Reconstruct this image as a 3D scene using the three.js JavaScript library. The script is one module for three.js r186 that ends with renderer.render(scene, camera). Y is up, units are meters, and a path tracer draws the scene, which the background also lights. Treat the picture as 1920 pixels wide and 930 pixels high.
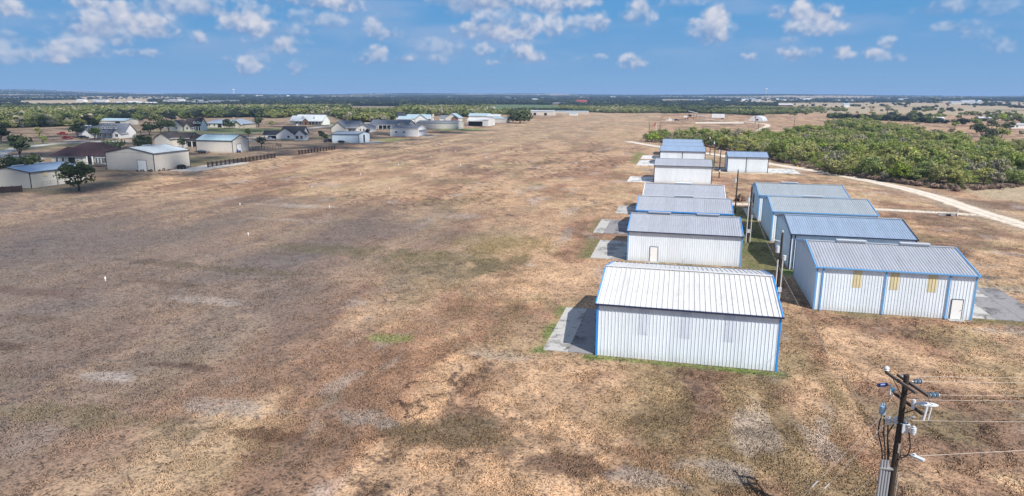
import * as THREE from 'three';
import { mergeGeometries } from 'three/addons/utils/BufferGeometryUtils.js';

// ---------------------------------------------------------------- camera
const scene = new THREE.Scene();
const CAM_H = 23, PITCH = THREE.MathUtils.degToRad(12.694), YAW = THREE.MathUtils.degToRad(13.717), ROLL = THREE.MathUtils.degToRad(0.2);
const camera = new THREE.PerspectiveCamera(2 * THREE.MathUtils.radToDeg(Math.atan(465 / 1283)), 1920 / 930, 0.5, 60000);
camera.rotation.order = 'YXZ';
camera.rotation.set(-PITCH, YAW, ROLL);
camera.position.set(0, CAM_H, 0);
scene.add(camera);

// ---------------------------------------------------------------- sun, exposure
const SUN_DIR = new THREE.Vector3(0.50, 0.762, 0.41).normalize();
const sun = new THREE.DirectionalLight(new THREE.Color(1.0, 0.95, 0.88), 4.3);
sun.position.copy(SUN_DIR).multiplyScalar(900).add(new THREE.Vector3(-60, 0, -200));
sun.target.position.set(-60, 0, -200);
sun.castShadow = true;
sun.shadow.mapSize.set(4096, 4096);
Object.assign(sun.shadow.camera, { left: -420, right: 420, top: 420, bottom: -420, near: 1, far: 2500 });
scene.add(sun, sun.target);
const EXPOSURE = 1.42;

// ---------------------------------------------------------------- random numbers and noise
function rng(seed) { let s = seed >>> 0; return () => { s = (s + 0x6D2B79F5) >>> 0; let t = Math.imul(s ^ (s >>> 15), 1 | s); t = (t + Math.imul(t ^ (t >>> 7), 61 | t)) ^ t; return ((t ^ (t >>> 14)) >>> 0) / 4294967296; }; }
function hash2(ix, iy, s = 0) { let h = Math.imul(ix, 374761393) ^ Math.imul(iy, 668265263) ^ Math.imul(s + 11, 974634777); h = Math.imul(h ^ (h >>> 13), 1274126177); return ((h ^ (h >>> 16)) >>> 0) / 4294967296; }
function vn(x, y, s = 0, per = 0) {
  const ix = Math.floor(x), iy = Math.floor(y); let fx = x - ix, fy = y - iy;
  fx = fx * fx * (3 - 2 * fx); fy = fy * fy * (3 - 2 * fy);
  const w = per ? (v) => ((v % per) + per) % per : (v) => v;
  const a = hash2(w(ix), w(iy), s), b = hash2(w(ix + 1), w(iy), s), c = hash2(w(ix), w(iy + 1), s), d = hash2(w(ix + 1), w(iy + 1), s);
  return a + (b - a) * fx + (c - a) * fy + (a - b - c + d) * fx * fy;
}
function fbm(x, y, o = 4, s = 0) { let v = 0, a = 0.5, t = 0; for (let i = 0; i < o; i++) { v += a * vn(x, y, s + i * 17); t += a; a *= 0.5; x = x * 2.03 + 13.7; y = y * 2.03 + 7.1; } return v / t; }
const clamp = (v, a = 0, b = 1) => Math.min(b, Math.max(a, v));
const sm = (a, b, v) => { const t = clamp((v - a) / (b - a)); return t * t * (3 - 2 * t); };
const lerp = (a, b, t) => a + (b - a) * t;
function inPoly(p, x, z) { let c = false; for (let i = 0, j = p.length - 1; i < p.length; j = i++) if ((p[i][1] > z) !== (p[j][1] > z) && x < (p[j][0] - p[i][0]) * (z - p[i][1]) / (p[j][1] - p[i][1]) + p[i][0]) c = !c; return c; }
function segDist(pts, x, z) { let d = 1e9; for (let i = 0; i + 1 < pts.length; i++) { const [ax, az] = pts[i], [bx, bz] = pts[i + 1], ux = bx - ax, uz = bz - az, t = clamp(((x - ax) * ux + (z - az) * uz) / (ux * ux + uz * uz)); d = Math.min(d, Math.hypot(x - ax - ux * t, z - az - uz * t)); } return d; }

// ---------------------------------------------------------------- sky: clear blue with fair-weather cumulus
{
  const W = 4096, HH = 2048, data = new Float32Array(W * HH * 4);
  // azimuth, elevation, half width, half height (degrees), strength of each cloud in view
  const C = [[-44.23,4.55,1.61,.77,.9],[-41.95,4.73,2.02,.93,1],[-39.96,4.54,1.39,.73,.9],[-42.68,4.06,3.38,.43,.6],[-37.4,3.78,.51,.49,.7],[-46.59,2.78,.79,.28,.6],[-47.2,3.24,.3,.21,.5],[-38.78,6.04,2.13,.65,.5],[-36.3,6.09,3.33,.67,.55],[-28.29,6.72,2.61,.65,.95],[-30.98,4.55,1.58,.7,.45],[-31.99,3.83,1.95,.38,.4],[-27.96,5.41,1.12,.55,.5],[-31.7,3.6,.62,.35,.6],[-35.29,5.1,.67,.33,.4],[-35.69,2.42,.52,.23,.35],[-24.74,5.1,.66,.71,.6],[-24.14,4.63,1.17,.48,.6],[-24.83,2.68,1.25,.53,.7],[-24.4,3.1,.66,.48,.7],[-22.24,2.59,1.01,.41,.7],[-20.27,3.47,1.27,.74,.35],[-18.49,3.49,1.11,.57,.4],[-19.44,2.66,1.03,.37,.5],[-16.22,3.34,.77,.58,.6],[-13.13,3.02,1.04,.74,.9],[-11.83,2.86,.86,.54,.85],[-15.24,2.43,.69,.21,.5],[-15.05,7.05,3.3,.62,1],[-9.98,6.91,2.53,.71,.95],[-15.7,5.3,1.28,.89,.85],[-14.42,4.58,1.93,.57,.9],[-12.71,5.23,1.11,.81,.8],[-17.62,4.88,.85,.57,.8],[-18.44,6.32,.59,.55,.4],[-14.21,5.95,1.28,.56,.4],[-10.49,5.03,.68,.93,.8],[-8.76,5.23,.68,.64,.6],[-6.9,5.38,.83,.79,.8],[-3.89,6.06,1.07,.86,.7],[-3.71,6.68,.66,.39,.8],[-4.15,2.48,.92,.53,.8],[-6.7,2.94,.51,.21,.5],[-8.1,2.7,.6,.33,.25],[2.08,5.47,.78,1.01,.95],[1.66,4.55,1.58,.7,.9],[.62,5.35,.48,.31,.6],[8.04,5.98,.8,.66,.95],[9.69,5.69,1.2,.74,1],[9.23,4.82,1.57,.74,.8],[6.56,6.03,.52,.45,.6],[7.55,3.12,.67,.34,.85],[8.1,2.8,.74,.38,.8],[4.92,2.77,.39,.27,.7],[4.21,2.93,.2,.16,.6],[11.11,3.12,.56,.34,.8],[11.5,2.74,.63,.3,.7],[12.87,2.94,.61,.37,.7],[13.57,2.77,.74,.37,.6],[14.04,3.64,.54,.43,.6],[14.83,2.6,.46,.29,.45],[9.11,3.01,.72,.34,.4],[7.47,4,.6,.3,.35],[18.71,4.52,1.64,.41,.45],[16.85,5.92,1.24,.68,.5],[20.52,3.15,.87,.51,.35],[19.59,5.82,1.74,.67,.35],[19.24,3.95,1.18,.34,.3],[-48.85,3.51,.87,.33,.3],[-.88,6.9,1.6,.46,.35]];
  const R = rng(5);
  // the same kind of clouds all round the rest of the sky
  for (let i = 0; i < 520; i++) {
    const el = 2 + 80 * Math.pow(R(), 1.6), az = R() * 360 - 180;
    if (el < 7.6 && az > -52 && az < 26) continue;
    const k = 0.7 + el / 9, a = k * (0.5 + 1.5 * R());
    C.push([az, el, a / Math.max(0.25, Math.cos(el * Math.PI / 180)), a * (0.4 + 0.25 * R()), 0.3 + 0.7 * R()]);
  }
  for (let i = 0; i < 260; i++) {
    const el = 1.8 + 5.4 * R(), az = R() * 306 + 26;
    C.push([az > 180 ? az - 360 : az, el, (0.4 + 1.4 * R()), (0.25 + 0.55 * R()), 0.3 + 0.7 * R()]);
  }
  C.forEach((c) => { c[2] *= 1.04; c[3] *= 1.06; });
  const bins = Array.from({ length: 360 }, () => []);
  C.forEach((c, i) => { c.push(i * 3.7); for (let b = Math.floor((c[1] - c[3] * 2) * 4); b <= Math.floor((c[1] + c[3] * 2.2) * 4); b++) if (b >= 0 && b < 360) bins[b].push(c); });
  for (let r = 0; r < HH; r++) {
    const el = ((r + 0.5) / HH - 0.5) * 180;
    const e = Math.max(0, el);
    const t0 = sm(0, 2.2, e), t1 = sm(0, 8, e), t2 = sm(6, 70, e);
    const base = [lerp(lerp(lerp(0.160, 0.146, t0), 0.076, t1), 0.036, t2), lerp(lerp(lerp(0.292, 0.278, t0), 0.238, t1), 0.122, t2), lerp(lerp(lerp(0.470, 0.470, t0), 0.465, t1), 0.36, t2)];
    const list = el > 0 ? bins[Math.min(359, Math.floor(el * 4))] : [], step = e > 30 ? 4 : e > 9 ? 2 : 1;
    for (let c = 0; c < W; c += step) {
      const a = ((c + step / 2) / W - 0.5) * 2 * Math.PI;       // atan2(z, x)
      const az = ((a * 180 / Math.PI + 90 + 540) % 360) - 180;   // from -z, to the right positive
      let cr = base[0], cg = base[1], cb = base[2];
      if (el > 0.2) {
        const w = fbm(az * 0.16, el * 0.62, 4, 3), veil = sm(0.40, 0.76, w) * 0.46 * sm(1.2, 4.5, e);
        cr = lerp(cr, 0.25, veil); cg = lerp(cg, 0.33, veil); cb = lerp(cb, 0.49, veil);
        let dens = 0, light = 0;
        for (const k of list) {
          let dx = az - k[0]; if (dx > 180) dx -= 360; if (dx < -180) dx += 360;
          const ca = Math.max(.25, Math.cos(el * Math.PI / 180)), f = 0.62 / (0.35 + 0.65 * k[3]), wx = dx * ca * f + k[5], wy = (el - k[1]) * f + k[5] * 1.7;
          dx /= k[2]; if (dx > 1.9 || dx < -1.9) continue;
          const dy = (el - k[1]) / k[3]; if (dy > 1.9 || dy < -1.6) continue;
          const n1 = fbm(wx * 1.15, wy * 1.35, 3, 40), n2 = fbm(wx * 3.3 + (n1 - .5) * 2, wy * 3.7, 4, 70);
          const yy = dy < 0 ? dy * 1.3 : dy;
          const d = 1.12 - .8 * (dx * dx + yy * yy) + (n1 - 0.5) * 2.5 + (n2 - 0.5) * 1.2;
          const q = (.36 * sm(-0.5, .5, d) + .64 * sm(.10, .92, d)) * k[4] * .95;
          if (q > 0) { const L = clamp(0.36 + dy * 0.50 + dx * 0.14 + (n2 - 0.5) * 1.5 + (n1 - 0.5) * 0.9); light = (light * dens + L * q) / (dens + q); dens = 1 - (1 - dens) * (1 - q); }
        }
        if (dens > 0) {
          const o = dens * 0.93;
          cr = lerp(cr, lerp(0.165, 0.545, light), o); cg = lerp(cg, lerp(0.245, 0.535, light), o); cb = lerp(cb, lerp(0.405, 0.565, light), o);
        }
      }
      for (let s = 0; s < step; s++) { const i = (r * W + c + s) * 4; data[i] = cr; data[i + 1] = cg; data[i + 2] = cb; data[i + 3] = 1; }
    }
  }
  const tex = new THREE.DataTexture(data, W, HH, THREE.RGBAFormat, THREE.FloatType);
  tex.mapping = THREE.EquirectangularReflectionMapping; tex.magFilter = THREE.LinearFilter; tex.minFilter = THREE.LinearFilter; tex.needsUpdate = true;
  scene.background = tex; scene.environment = tex;
}

// ---------------------------------------------------------------- materials
const lin = (r, g, b) => new THREE.Color().setRGB(r, g, b);
function dataTex(n, f, srgb = false) {
  const d = new Uint8Array(n * n * 4);
  for (let y = 0; y < n; y++) for (let x = 0; x < n; x++) { const v = f(x, y), i = (y * n + x) * 4; d[i] = clamp(v[0]) * 255; d[i + 1] = clamp(v[1]) * 255; d[i + 2] = clamp(v[2]) * 255; d[i + 3] = 255; }
  const t = new THREE.DataTexture(d, n, n); t.wrapS = t.wrapT = THREE.RepeatWrapping; t.magFilter = THREE.LinearFilter; t.minFilter = THREE.LinearMipmapLinearFilter; t.generateMipmaps = true; t.needsUpdate = true;
  if (srgb) t.colorSpace = THREE.SRGBColorSpace;
  return t;
}
const pf = (x, y, n, cells, s) => vn(x / n * cells, y / n * cells, s, cells);
// dry turf: clumped blades, 41 m per repeat, 2 cm a pixel; neutral so that the ground's own colours carry the hue
const TURF_M = 36;
const turfHeight = (() => {
  const n = 2048, h = new Float32Array(n * n);
  for (let y = 0; y < n; y++) for (let x = 0; x < n; x++) {
    const wx = x + 9 * pf(x, y, n, 96, 3), wy = y + 9 * pf(x, y, n, 96, 4);
    const c1 = pf(wx, wy, n, 150, 1), c2 = pf(wx + y * 0.35, wy, n, 330, 2), c3 = pf(wx - y * 0.5, wy, n, 640, 5), c4 = hash2(x >> 0, y >> 0, 9);
    const big = pf(x, y, n, 34, 6);
    h[y * n + x] = 0.24 * c1 + 0.34 * c2 + 0.26 * c3 + 0.06 * c4 + 0.10 * big;
  }
  return h;
})();
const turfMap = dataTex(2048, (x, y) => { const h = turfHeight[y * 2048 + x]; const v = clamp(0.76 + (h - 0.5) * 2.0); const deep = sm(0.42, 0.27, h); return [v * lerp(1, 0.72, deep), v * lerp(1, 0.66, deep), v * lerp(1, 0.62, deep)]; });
const turfBump = dataTex(2048, (x, y) => { const h = turfHeight[y * 2048 + x]; return [h, h, h]; });
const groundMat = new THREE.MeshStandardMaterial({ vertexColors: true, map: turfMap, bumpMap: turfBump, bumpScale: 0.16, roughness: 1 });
groundMat.name = 'dry_turf';

const gravelTex = dataTex(512, (x, y) => { const v = 0.80 + 0.30 * (pf(x, y, 512, 190, 1) - 0.5) + 0.22 * (pf(x, y, 512, 60, 2) - 0.5) + 0.16 * (pf(x, y, 512, 9, 3) - 0.5); return [v, v * 0.985, v * 0.96]; });
const concreteTex = dataTex(1024, (x0, y0) => { const x = x0 + 60 * (pf(x0, y0, 1024, 11, 8) + .6 * pf(x0, y0, 1024, 37, 9)), y = y0 + 60 * (pf(x0, y0, 1024, 11, 10) + .6 * pf(x0, y0, 1024, 37, 11)); const s = sm(0.50, 0.74, 0.5 * pf(x, y, 1024, 6, 1) + 0.3 * pf(x, y, 1024, 17, 2) + .2 * pf(x, y, 1024, 51, 12)); const cr = sm(0.035, 0.0, Math.abs(pf(x, y, 1024, 12, 5) - 0.5)) * 0.35; const v = 0.92 - 0.42 * s - cr + 0.14 * (pf(x, y, 1024, 120, 3) - 0.5) + 0.10 * (pf(x, y, 1024, 340, 4) - 0.5); return [v, v, v]; });
const wallTex = dataTex(1024, (x, y) => { const h = y / 1024 * 5.2, st = pf(x + 20 * pf(x, y, 1024, 24, 7), y * 0.08, 1024, 96, 1), drip = sm(.62, .85, pf(x, y * .05, 1024, 60, 4)) * (.3 + .7 * pf(x, y, 1024, 10, 6)), dirt = sm(.75, .0, h + .5 * (pf(x, y, 1024, 40, 3) - .5)) * .30 + .06 * sm(1.8, .2, h), v = 0.97 + 0.07 * (st - 0.5) + 0.08 * (pf(x, y, 1024, 6, 2) - 0.5) - .10 * drip; return [v * (1 - dirt * .38), v * (1 - dirt * .48), v * (1 - dirt * .60)]; });
const grimeTex = dataTex(512, (x, y) => { const st = pf(x, y * 0.10, 512, 64, 1), blot = sm(.6, .8, .6 * pf(x, y, 512, 9, 5) + .4 * pf(x, y, 512, 33, 6)), v = 0.95 + 0.14 * (st - 0.5) + 0.10 * (pf(x, y, 512, 6, 2) - 0.5) - .10 * blot; return [v, v * (1 - .02 * blot), v * (1 - .05 * blot)]; });
const shingleTex = dataTex(512, (x, y) => { const v = 0.82 + 0.30 * (pf(x, y, 512, 128, 1) - 0.5) + 0.2 * (pf(x, y, 512, 14, 2) - 0.5); return [v, v, v]; });
const M = {}, tones = new Map();
function tone(m, i) { if (!i) return m; const k = m.name + i; if (!tones.has(k)) { const c = m.clone(); c.color.multiplyScalar(i === 1 ? 0.965 : 1.03); c.name = m.name; tones.set(k, c); } return tones.get(k); }
function mat(name, c, o = {}) { const m = new THREE.MeshStandardMaterial({ color: lin(...c), roughness: 0.6, ...o }); m.name = name; M[name] = m; return m; }
mat('gravel', [0.60, 0.53, 0.43], { map: gravelTex, bumpMap: gravelTex, bumpScale: 0.04, roughness: 1 });
const gravelRoad = mat('gravel_worn', [0.74, 0.67, 0.585], { map: gravelTex, bumpMap: gravelTex, bumpScale: 0.04, roughness: 1, vertexColors: true });
mat('concrete', [0.44, 0.425, 0.40], { map: concreteTex, roughness: 0.95 });
mat('concrete_pale', [0.62, 0.61, 0.59], { map: concreteTex, roughness: 0.95 });
mat('concrete_stained_shaded', [0.25, 0.24, 0.245], { map: concreteTex, roughness: 0.95 });
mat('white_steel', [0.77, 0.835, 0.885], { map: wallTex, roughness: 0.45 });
mat('white_roof', [0.575, 0.572, 0.565], { map: grimeTex, roughness: 0.5 });
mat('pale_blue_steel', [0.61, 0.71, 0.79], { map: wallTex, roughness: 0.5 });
mat('gray_roof', [0.40, 0.42, 0.465], { map: grimeTex, roughness: 0.5, metalness: 0.15 });
mat('blue_gray_roof', [0.46, 0.56, 0.68], { map: grimeTex, roughness: 0.42, metalness: 0.55 });
mat('bright_blue_roof', [0.44, 0.55, 0.70], { map: grimeTex, roughness: 0.4, metalness: 0.5 });
mat('corrugated_roof', [0.38, 0.42, 0.45], { map: grimeTex, roughness: 0.5, metalness: 0.15 });
mat('light_roof', [0.62, 0.66, 0.68], { map: grimeTex, roughness: 0.4, metalness: 0.3 });
mat('blue_trim', [0.030, 0.28, 0.72], { roughness: 0.4 });
mat('pale_blue_trim', [0.13, 0.36, 0.66], { roughness: 0.45 });
mat('navy_trim', [0.018, 0.028, 0.075], { roughness: 0.45 });
mat('black_trim', [0.02, 0.022, 0.028], { roughness: 0.5 });
mat('white_trim', [0.80, 0.80, 0.80], { roughness: 0.5 });
mat('vent_steel', [0.60, 0.62, 0.64], { roughness: 0.4, metalness: 0.3 });
mat('fibreglass_yellow', [0.68, 0.60, 0.37], { map: grimeTex, roughness: 0.6 });
mat('fibreglass_gray', [0.66, 0.72, 0.80], { map: grimeTex, roughness: 0.55 });
mat('door_white', [0.82, 0.82, 0.80], { roughness: 0.5 });
mat('door_frame', [0.05, 0.07, 0.10], { roughness: 0.5 });
mat('dark_glass', [0.015, 0.018, 0.022], { roughness: 0.08 });
mat('dark_inside', [0.012, 0.012, 0.016], { roughness: 0.9 });
mat('cream_wall', [0.60, 0.57, 0.50], { roughness: 0.85 });
mat('beige_steel', [0.62, 0.58, 0.52], { map: wallTex, roughness: 0.5 });
mat('stone_wall', [0.50, 0.44, 0.35], { map: shingleTex, roughness: 0.95 });
mat('white_wall', [0.76, 0.75, 0.72], { roughness: 0.8 });
mat('maroon_roof', [0.046, 0.022, 0.027], { map: shingleTex, roughness: 0.9 });
mat('charcoal_roof', [0.032, 0.035, 0.045], { map: shingleTex, roughness: 0.85 });
mat('brown_roof', [0.055, 0.042, 0.042], { map: shingleTex, roughness: 0.9 });
mat('slate_roof', [0.16, 0.18, 0.22], { map: shingleTex, roughness: 0.8 });
mat('metal_roof', [0.30, 0.35, 0.42], { map: grimeTex, roughness: 0.45, metalness: 0.3 });
mat('teal_roof', [0.42, 0.55, 0.60], { map: grimeTex, roughness: 0.4, metalness: 0.3 });
mat('red_paint', [0.22, 0.02, 0.02], { roughness: 0.5 });
mat('rust_red', [0.20, 0.045, 0.035], { roughness: 0.8 });
mat('white_paint', [0.80, 0.80, 0.80], { roughness: 0.5 });
mat('pole_wood', [0.045, 0.032, 0.024], { map: shingleTex, roughness: 0.95 });
mat('gray_wood', [0.13, 0.105, 0.09], { map: shingleTex, roughness: 0.95 });
mat('fence_wood', [0.040, 0.026, 0.026], { map: shingleTex, roughness: 0.95 });
mat('galvanized', [0.50, 0.51, 0.52], { roughness: 0.4, metalness: 0.6 });
mat('conduit_pale', [0.58, 0.54, 0.51], { roughness: 0.6 });
mat('conduit_gray', [0.30, 0.31, 0.33], { roughness: 0.6 });
mat('transformer_gray', [0.55, 0.58, 0.60], { roughness: 0.45 });
mat('transformer_blue', [0.25, 0.38, 0.50], { roughness: 0.4 });
mat('porcelain_white', [0.60, 0.62, 0.63], { roughness: 0.25 });
mat('insulator_blue', [0.08, 0.22, 0.34], { roughness: 0.3 });
mat('deep_blue', [0.02, 0.06, 0.22], { roughness: 0.4 });
mat('black_cable', [0.012, 0.012, 0.012], { roughness: 0.6 });
mat('wire_aluminium', [0.55, 0.50, 0.44], { roughness: 0.45, metalness: 0.2 });
mat('rubber', [0.015, 0.015, 0.016], { roughness: 0.9 });
mat('silver_paint', [0.45, 0.48, 0.52], { roughness: 0.3, metalness: 0.4 });
mat('windsock_red', [0.60, 0.05, 0.02], { roughness: 0.9 });
mat('yellow_paint', [0.70, 0.42, 0.02], { roughness: 0.6 });
mat('bark', [0.085, 0.070, 0.058], { roughness: 1 });
mat('dead_wood', [0.26, 0.23, 0.21], { roughness: 1 });
mat('hay_wrap', [0.58, 0.55, 0.49], { roughness: 0.5 });
mat('brick_brown', [0.22, 0.13, 0.09], { roughness: 0.95 });
const leafMat = new THREE.MeshPhysicalMaterial({ vertexColors: true, roughness: 0.9, transmission: 0.3, thickness: 0, specularIntensity: 0.4 }); leafMat.name = 'leaves';

// ---------------------------------------------------------------- naming and parts
const used = new Map();
function numbered(n) { const k = used.get(n) || 0; used.set(n, k + 1); return k ? `${n}_${String(k).padStart(3, '0')}` : n; }
function tag(o, label, category, group, kind) { if (label) o.userData.label = label; if (category) o.userData.category = category; if (group) o.userData.group = group; if (kind) o.userData.kind = kind; return o; }
function shadows(m) { m.castShadow = true; m.receiveShadow = true; return m; }
function thing(name, label, category, [x, y, z] = [0, 0, 0], ry = 0, group) { const g = new THREE.Group(); g.name = numbered(name); g.position.set(x, y, z); g.rotation.y = ry; scene.add(g); return tag(g, label, category, group); }
function part(name, geo, m, parent) { const o = shadows(new THREE.Mesh(geo, m)); o.name = name; parent.add(o); return o; }
function solo(name, geo, m, label, category, group, kind) { const o = shadows(new THREE.Mesh(geo, m)); o.name = numbered(name); scene.add(o); return tag(o, label, category, group, kind); }
function copyOf(o, label) { const c = o.clone(); c.name = numbered(o.name.replace(/_\d{3}$/, '')); c.userData = { ...o.userData }; if (label) c.userData.label = label; scene.add(c); return c; }
function merge(list) { const a = list.map((g) => { const n = g.index ? g.toNonIndexed() : g; for (const k of Object.keys(n.attributes)) if (!['position', 'normal', 'uv'].includes(k)) n.deleteAttribute(k); if (!n.attributes.uv) n.setAttribute('uv', new THREE.BufferAttribute(new Float32Array(n.attributes.position.count * 2), 2)); return n; }); return mergeGeometries(a); }
const box = (w, h, d, x = 0, y = 0, z = 0) => new THREE.BoxGeometry(w, h, d).translate(x, y, z);
const cyl = (r0, r1, h, x = 0, y = 0, z = 0, n = 10) => new THREE.CylinderGeometry(r1, r0, h, n).translate(x, y + h / 2, z);  // r0 at the foot
const V = (x, y, z) => new THREE.Vector3(x, y, z);
function rod(a, b, r0, r1 = r0, n = 6) { const d = b.clone().sub(a), L = d.length(); const g = new THREE.CylinderGeometry(r1, r0, L, n); g.translate(0, L / 2, 0); g.applyQuaternion(new THREE.Quaternion().setFromUnitVectors(V(0, 1, 0), d.normalize())); g.translate(a.x, a.y, a.z); return g; }
function tube(pts, r, seg = 24, n = 5) { return new THREE.TubeGeometry(new THREE.CatmullRomCurve3(pts), seg, r, n); }
function sag(a, b, s, n = 12) { return Array.from({ length: n + 1 }, (_, i) => { const t = i / n; return V(lerp(a.x, b.x, t), lerp(a.y, b.y, t) - s * 4 * t * (1 - t), lerp(a.z, b.z, t)); }); }

// ---------------------------------------------------------------- land: areas (world metres, x right, z towards the viewer)
const NEAR_OPEN = [[-560,-250],[-434,-345],[-422,-382],[-411,-402],[-425,-455],[-396,-445],[-440,-560],[-401,-596],[-366,-577],[-395,-680],[-369,-679],[-262,-521],[-238,-529],[-270,-640],[-250,-720],[-207,-665],[-205,-736],[-180,-800],[-150,-872],[-25,-884],[13,-915],[82,-830],[120,-790],[200,-680],[215,-600],[330,-520],[360,200],[-560,200]];
const THICKET = [[-19,-352],[6,-338],[33,-262],[45,-221],[59,-199],[67,-190],[90,-206],[140,-236],[205,-290],[172,-338],[138,-345],[133,-420],[139,-500],[137,-612],[118,-600],[99,-510],[70,-450],[50,-412],[14,-398],[-12,-385]];
const FIELD_TAN_LEFT = [[-1069,-954],[-1763,-1528],[-1853,-2121],[-1033,-1167]];
const FIELD_TAN_FAR = [[-2379,-2371],[-2900,-2900],[-2500,-3100],[-2218,-2524]];
const FIELD_BROWN_MID = [[-420,-800],[-600,-1200],[-504,-1200],[-338,-800]];
const FIELD_GREEN = [[-245,-900],[-405,-1480],[-260,-1500],[-165,-960]];
const FIELD_PALE_FAR = [[-67,-2254],[-95,-3155],[126,-3318],[70,-2516]];
const FIELD_TAN_RIGHT = [[83,-735],[94,-880],[175,-960],[254,-1166],[450,-2012],[584,-2081],[494,-1615],[640,-1500],[760,-1900],[1100,-2400],[900,-1100],[500,-700],[330,-520],[215,-600],[205,-690],[150,-770]];
const GRAVEL_ROAD = [[72,-92],[66,-116],[61.5,-140],[59.6,-156],[57,-184],[50.5,-207],[42.4,-226],[29.5,-249],[14.5,-280],[0,-303],[-10,-319],[-19.5,-337],[-26,-350]];
const GRAVEL_LANE = [[9,-153.6],[38,-153.6],[52,-152.2],[59.8,-150.5]];
const HAY_ROAD = [[46,-425],[46.7,-437],[48.5,-470],[53.5,-507],[61,-545],[65.5,-584],[60,-612],[51,-636],[36,-660],[20,-690]];
const STREET = [[-220,-196],[-250,-206],[-272,-236],[-278,-262],[-262,-280],[-246,-292],[-226,-318],[-216,-345],[-236,-372],[-242,-420],[-246,-470],[-238,-520]];
const DRIVE_A = [[-262,-280],[-292,-276]];
const DRIVE_B = [[-228,-316],[-206,-301],[-199,-299]];
const AIRFIELD = [[-140,-20],[-138,-330],[-134,-480],[-126,-560],[-118,-700],[-150,-872],[-25,-884],[-22,-700],[-20,-400],[-22,-345],[0,-300],[14,-270],[14,-20]];

function landHeight(x, z) {
  const r = Math.hypot(x, z); if (r < 1800) return 0;
  const k = sm(1800, 7000, r), az = Math.atan2(x, -z) * 180 / Math.PI;
  let h = k * (52 * fbm(x / 2200, z / 2200, 3, 90) - 15);
  h += sm(3500, 7500, r) * (30 * sm(-40, -50, az) + 9 * sm(2, 8, az) * sm(20, 10, az));
  return h - sm(9000, 16000, r) * 20;
}
function woodDensity(x, z) {
  if (inPoly(NEAR_OPEN, x, z)) return 0;
  for (const f of [FIELD_TAN_LEFT, FIELD_BROWN_MID, FIELD_GREEN, FIELD_PALE_FAR]) if (inPoly(f, x, z)) return 0;
  if (inPoly(FIELD_TAN_FAR, x, z)) return 0.05;
  const r = Math.hypot(x, z), az = Math.atan2(x, -z) * 180 / Math.PI;
  if (inPoly(FIELD_TAN_RIGHT, x, z)) return fbm(x / 60, z / 60, 3, 21) > 0.67 ? 0.14 : 0.006;
  if (az > 7 && r < 2600 && (r > 1250 || az > 13.2)) return sm(.54, .62, fbm(x / 230, z / 170, 3, 8)) * .7 + .012;
  if (r < 1300) return sm(.36, .44, fbm(x / 95, z / 95, 3, 8)) * .95 + .05;
  if (az > -32 && az < 4 && r < 3600) return 1;
  return sm(0.40, 0.54, fbm(x / 420, z / 420, 3, 8)) * 0.95 + 0.05;
}
// places with their own grass: [x, z, half width, half length, r, g, b, strength]
const PATCHES = [
  [-26,-58,3.2,1.5,.20,.27,.06,.75],[-33,-91,10,5,.16,.13,.05,.55],[-49,-91,12,5,.13,.11,.05,.55],[-14,-41.5,5,2.6,.12,.105,.05,.75],[-6,-39,4.2,1.7,.13,.075,.05,.8],[-13,-42,9,4,.19,.12,.075,.5],
  [-25,-101,9,10,.30,.22,.08,.5],[-24,-88,6,6,.13,.10,.045,.6],[-29,-84,9,4,.15,.12,.06,.45],
  [-21,-42,3,1.5,.40,.35,.31,0.45],[-41,-124,6,3,.46,.40,.35,0.36],[-78,-127,11,2.2,.50,.44,.39,0.45],[-51.5,-64,6,1.6,.44,.38,.34,0.42],[-14.5,-56,3.4,1.1,.40,.35,.31,0.42],[-45,-43.5,3.2,1.0,.52,.47,.44,0.42],[-1,-38.6,2.6,1.4,.42,.37,.34,0.42],[3,-40.8,3,1.6,.46,.40,.36,0.42],[31.5,-74.8,4,1.2,.50,.45,.40,0.42],[-32,-41,5,1.8,.38,.33,.30,.55],[-19,-89.5,1.2,.7,.62,.57,.5,0.48],[-70,-112,8,1.4,.44,.38,.34,0.36],
  [40,-92,8,2,.5,.45,.38,0.3],[38,-98,6,1.2,.06,.06,.065,.8],[34,-100,5,2,.5,.45,.4,0.3],[40,-105,6,2,.46,.4,.33,0.24],
  [9,-190,6,1.6,.55,.5,.42,0.36],[-15,-186,3.5,3,.44,.38,.31,0.42],[-24,-62,8,6,.33,.22,.13,.4],[-13,-62,6,8,.40,.29,.17,.4],
  [-68,-78,8,1.6,.12,.085,.06,.7],[-60,-69,6,1.3,.13,.08,.055,.7],[-57,-77,12,1.6,.13,.10,.055,.6],[-74,-62,9,1.6,.13,.075,.06,.6],[-64,-54,6,1.2,.13,.085,.06,.6],
  [-40,-47,3.2,1.0,.07,.035,.025,.8],[-60,-47,4,1,.08,.045,.03,.6],[-27,-38,4,1.2,.10,.05,.03,.6],[-41,-37,9,2,.17,.14,.07,.5],[-60,-40,9,2.2,.17,.15,.08,.5],
];
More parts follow.
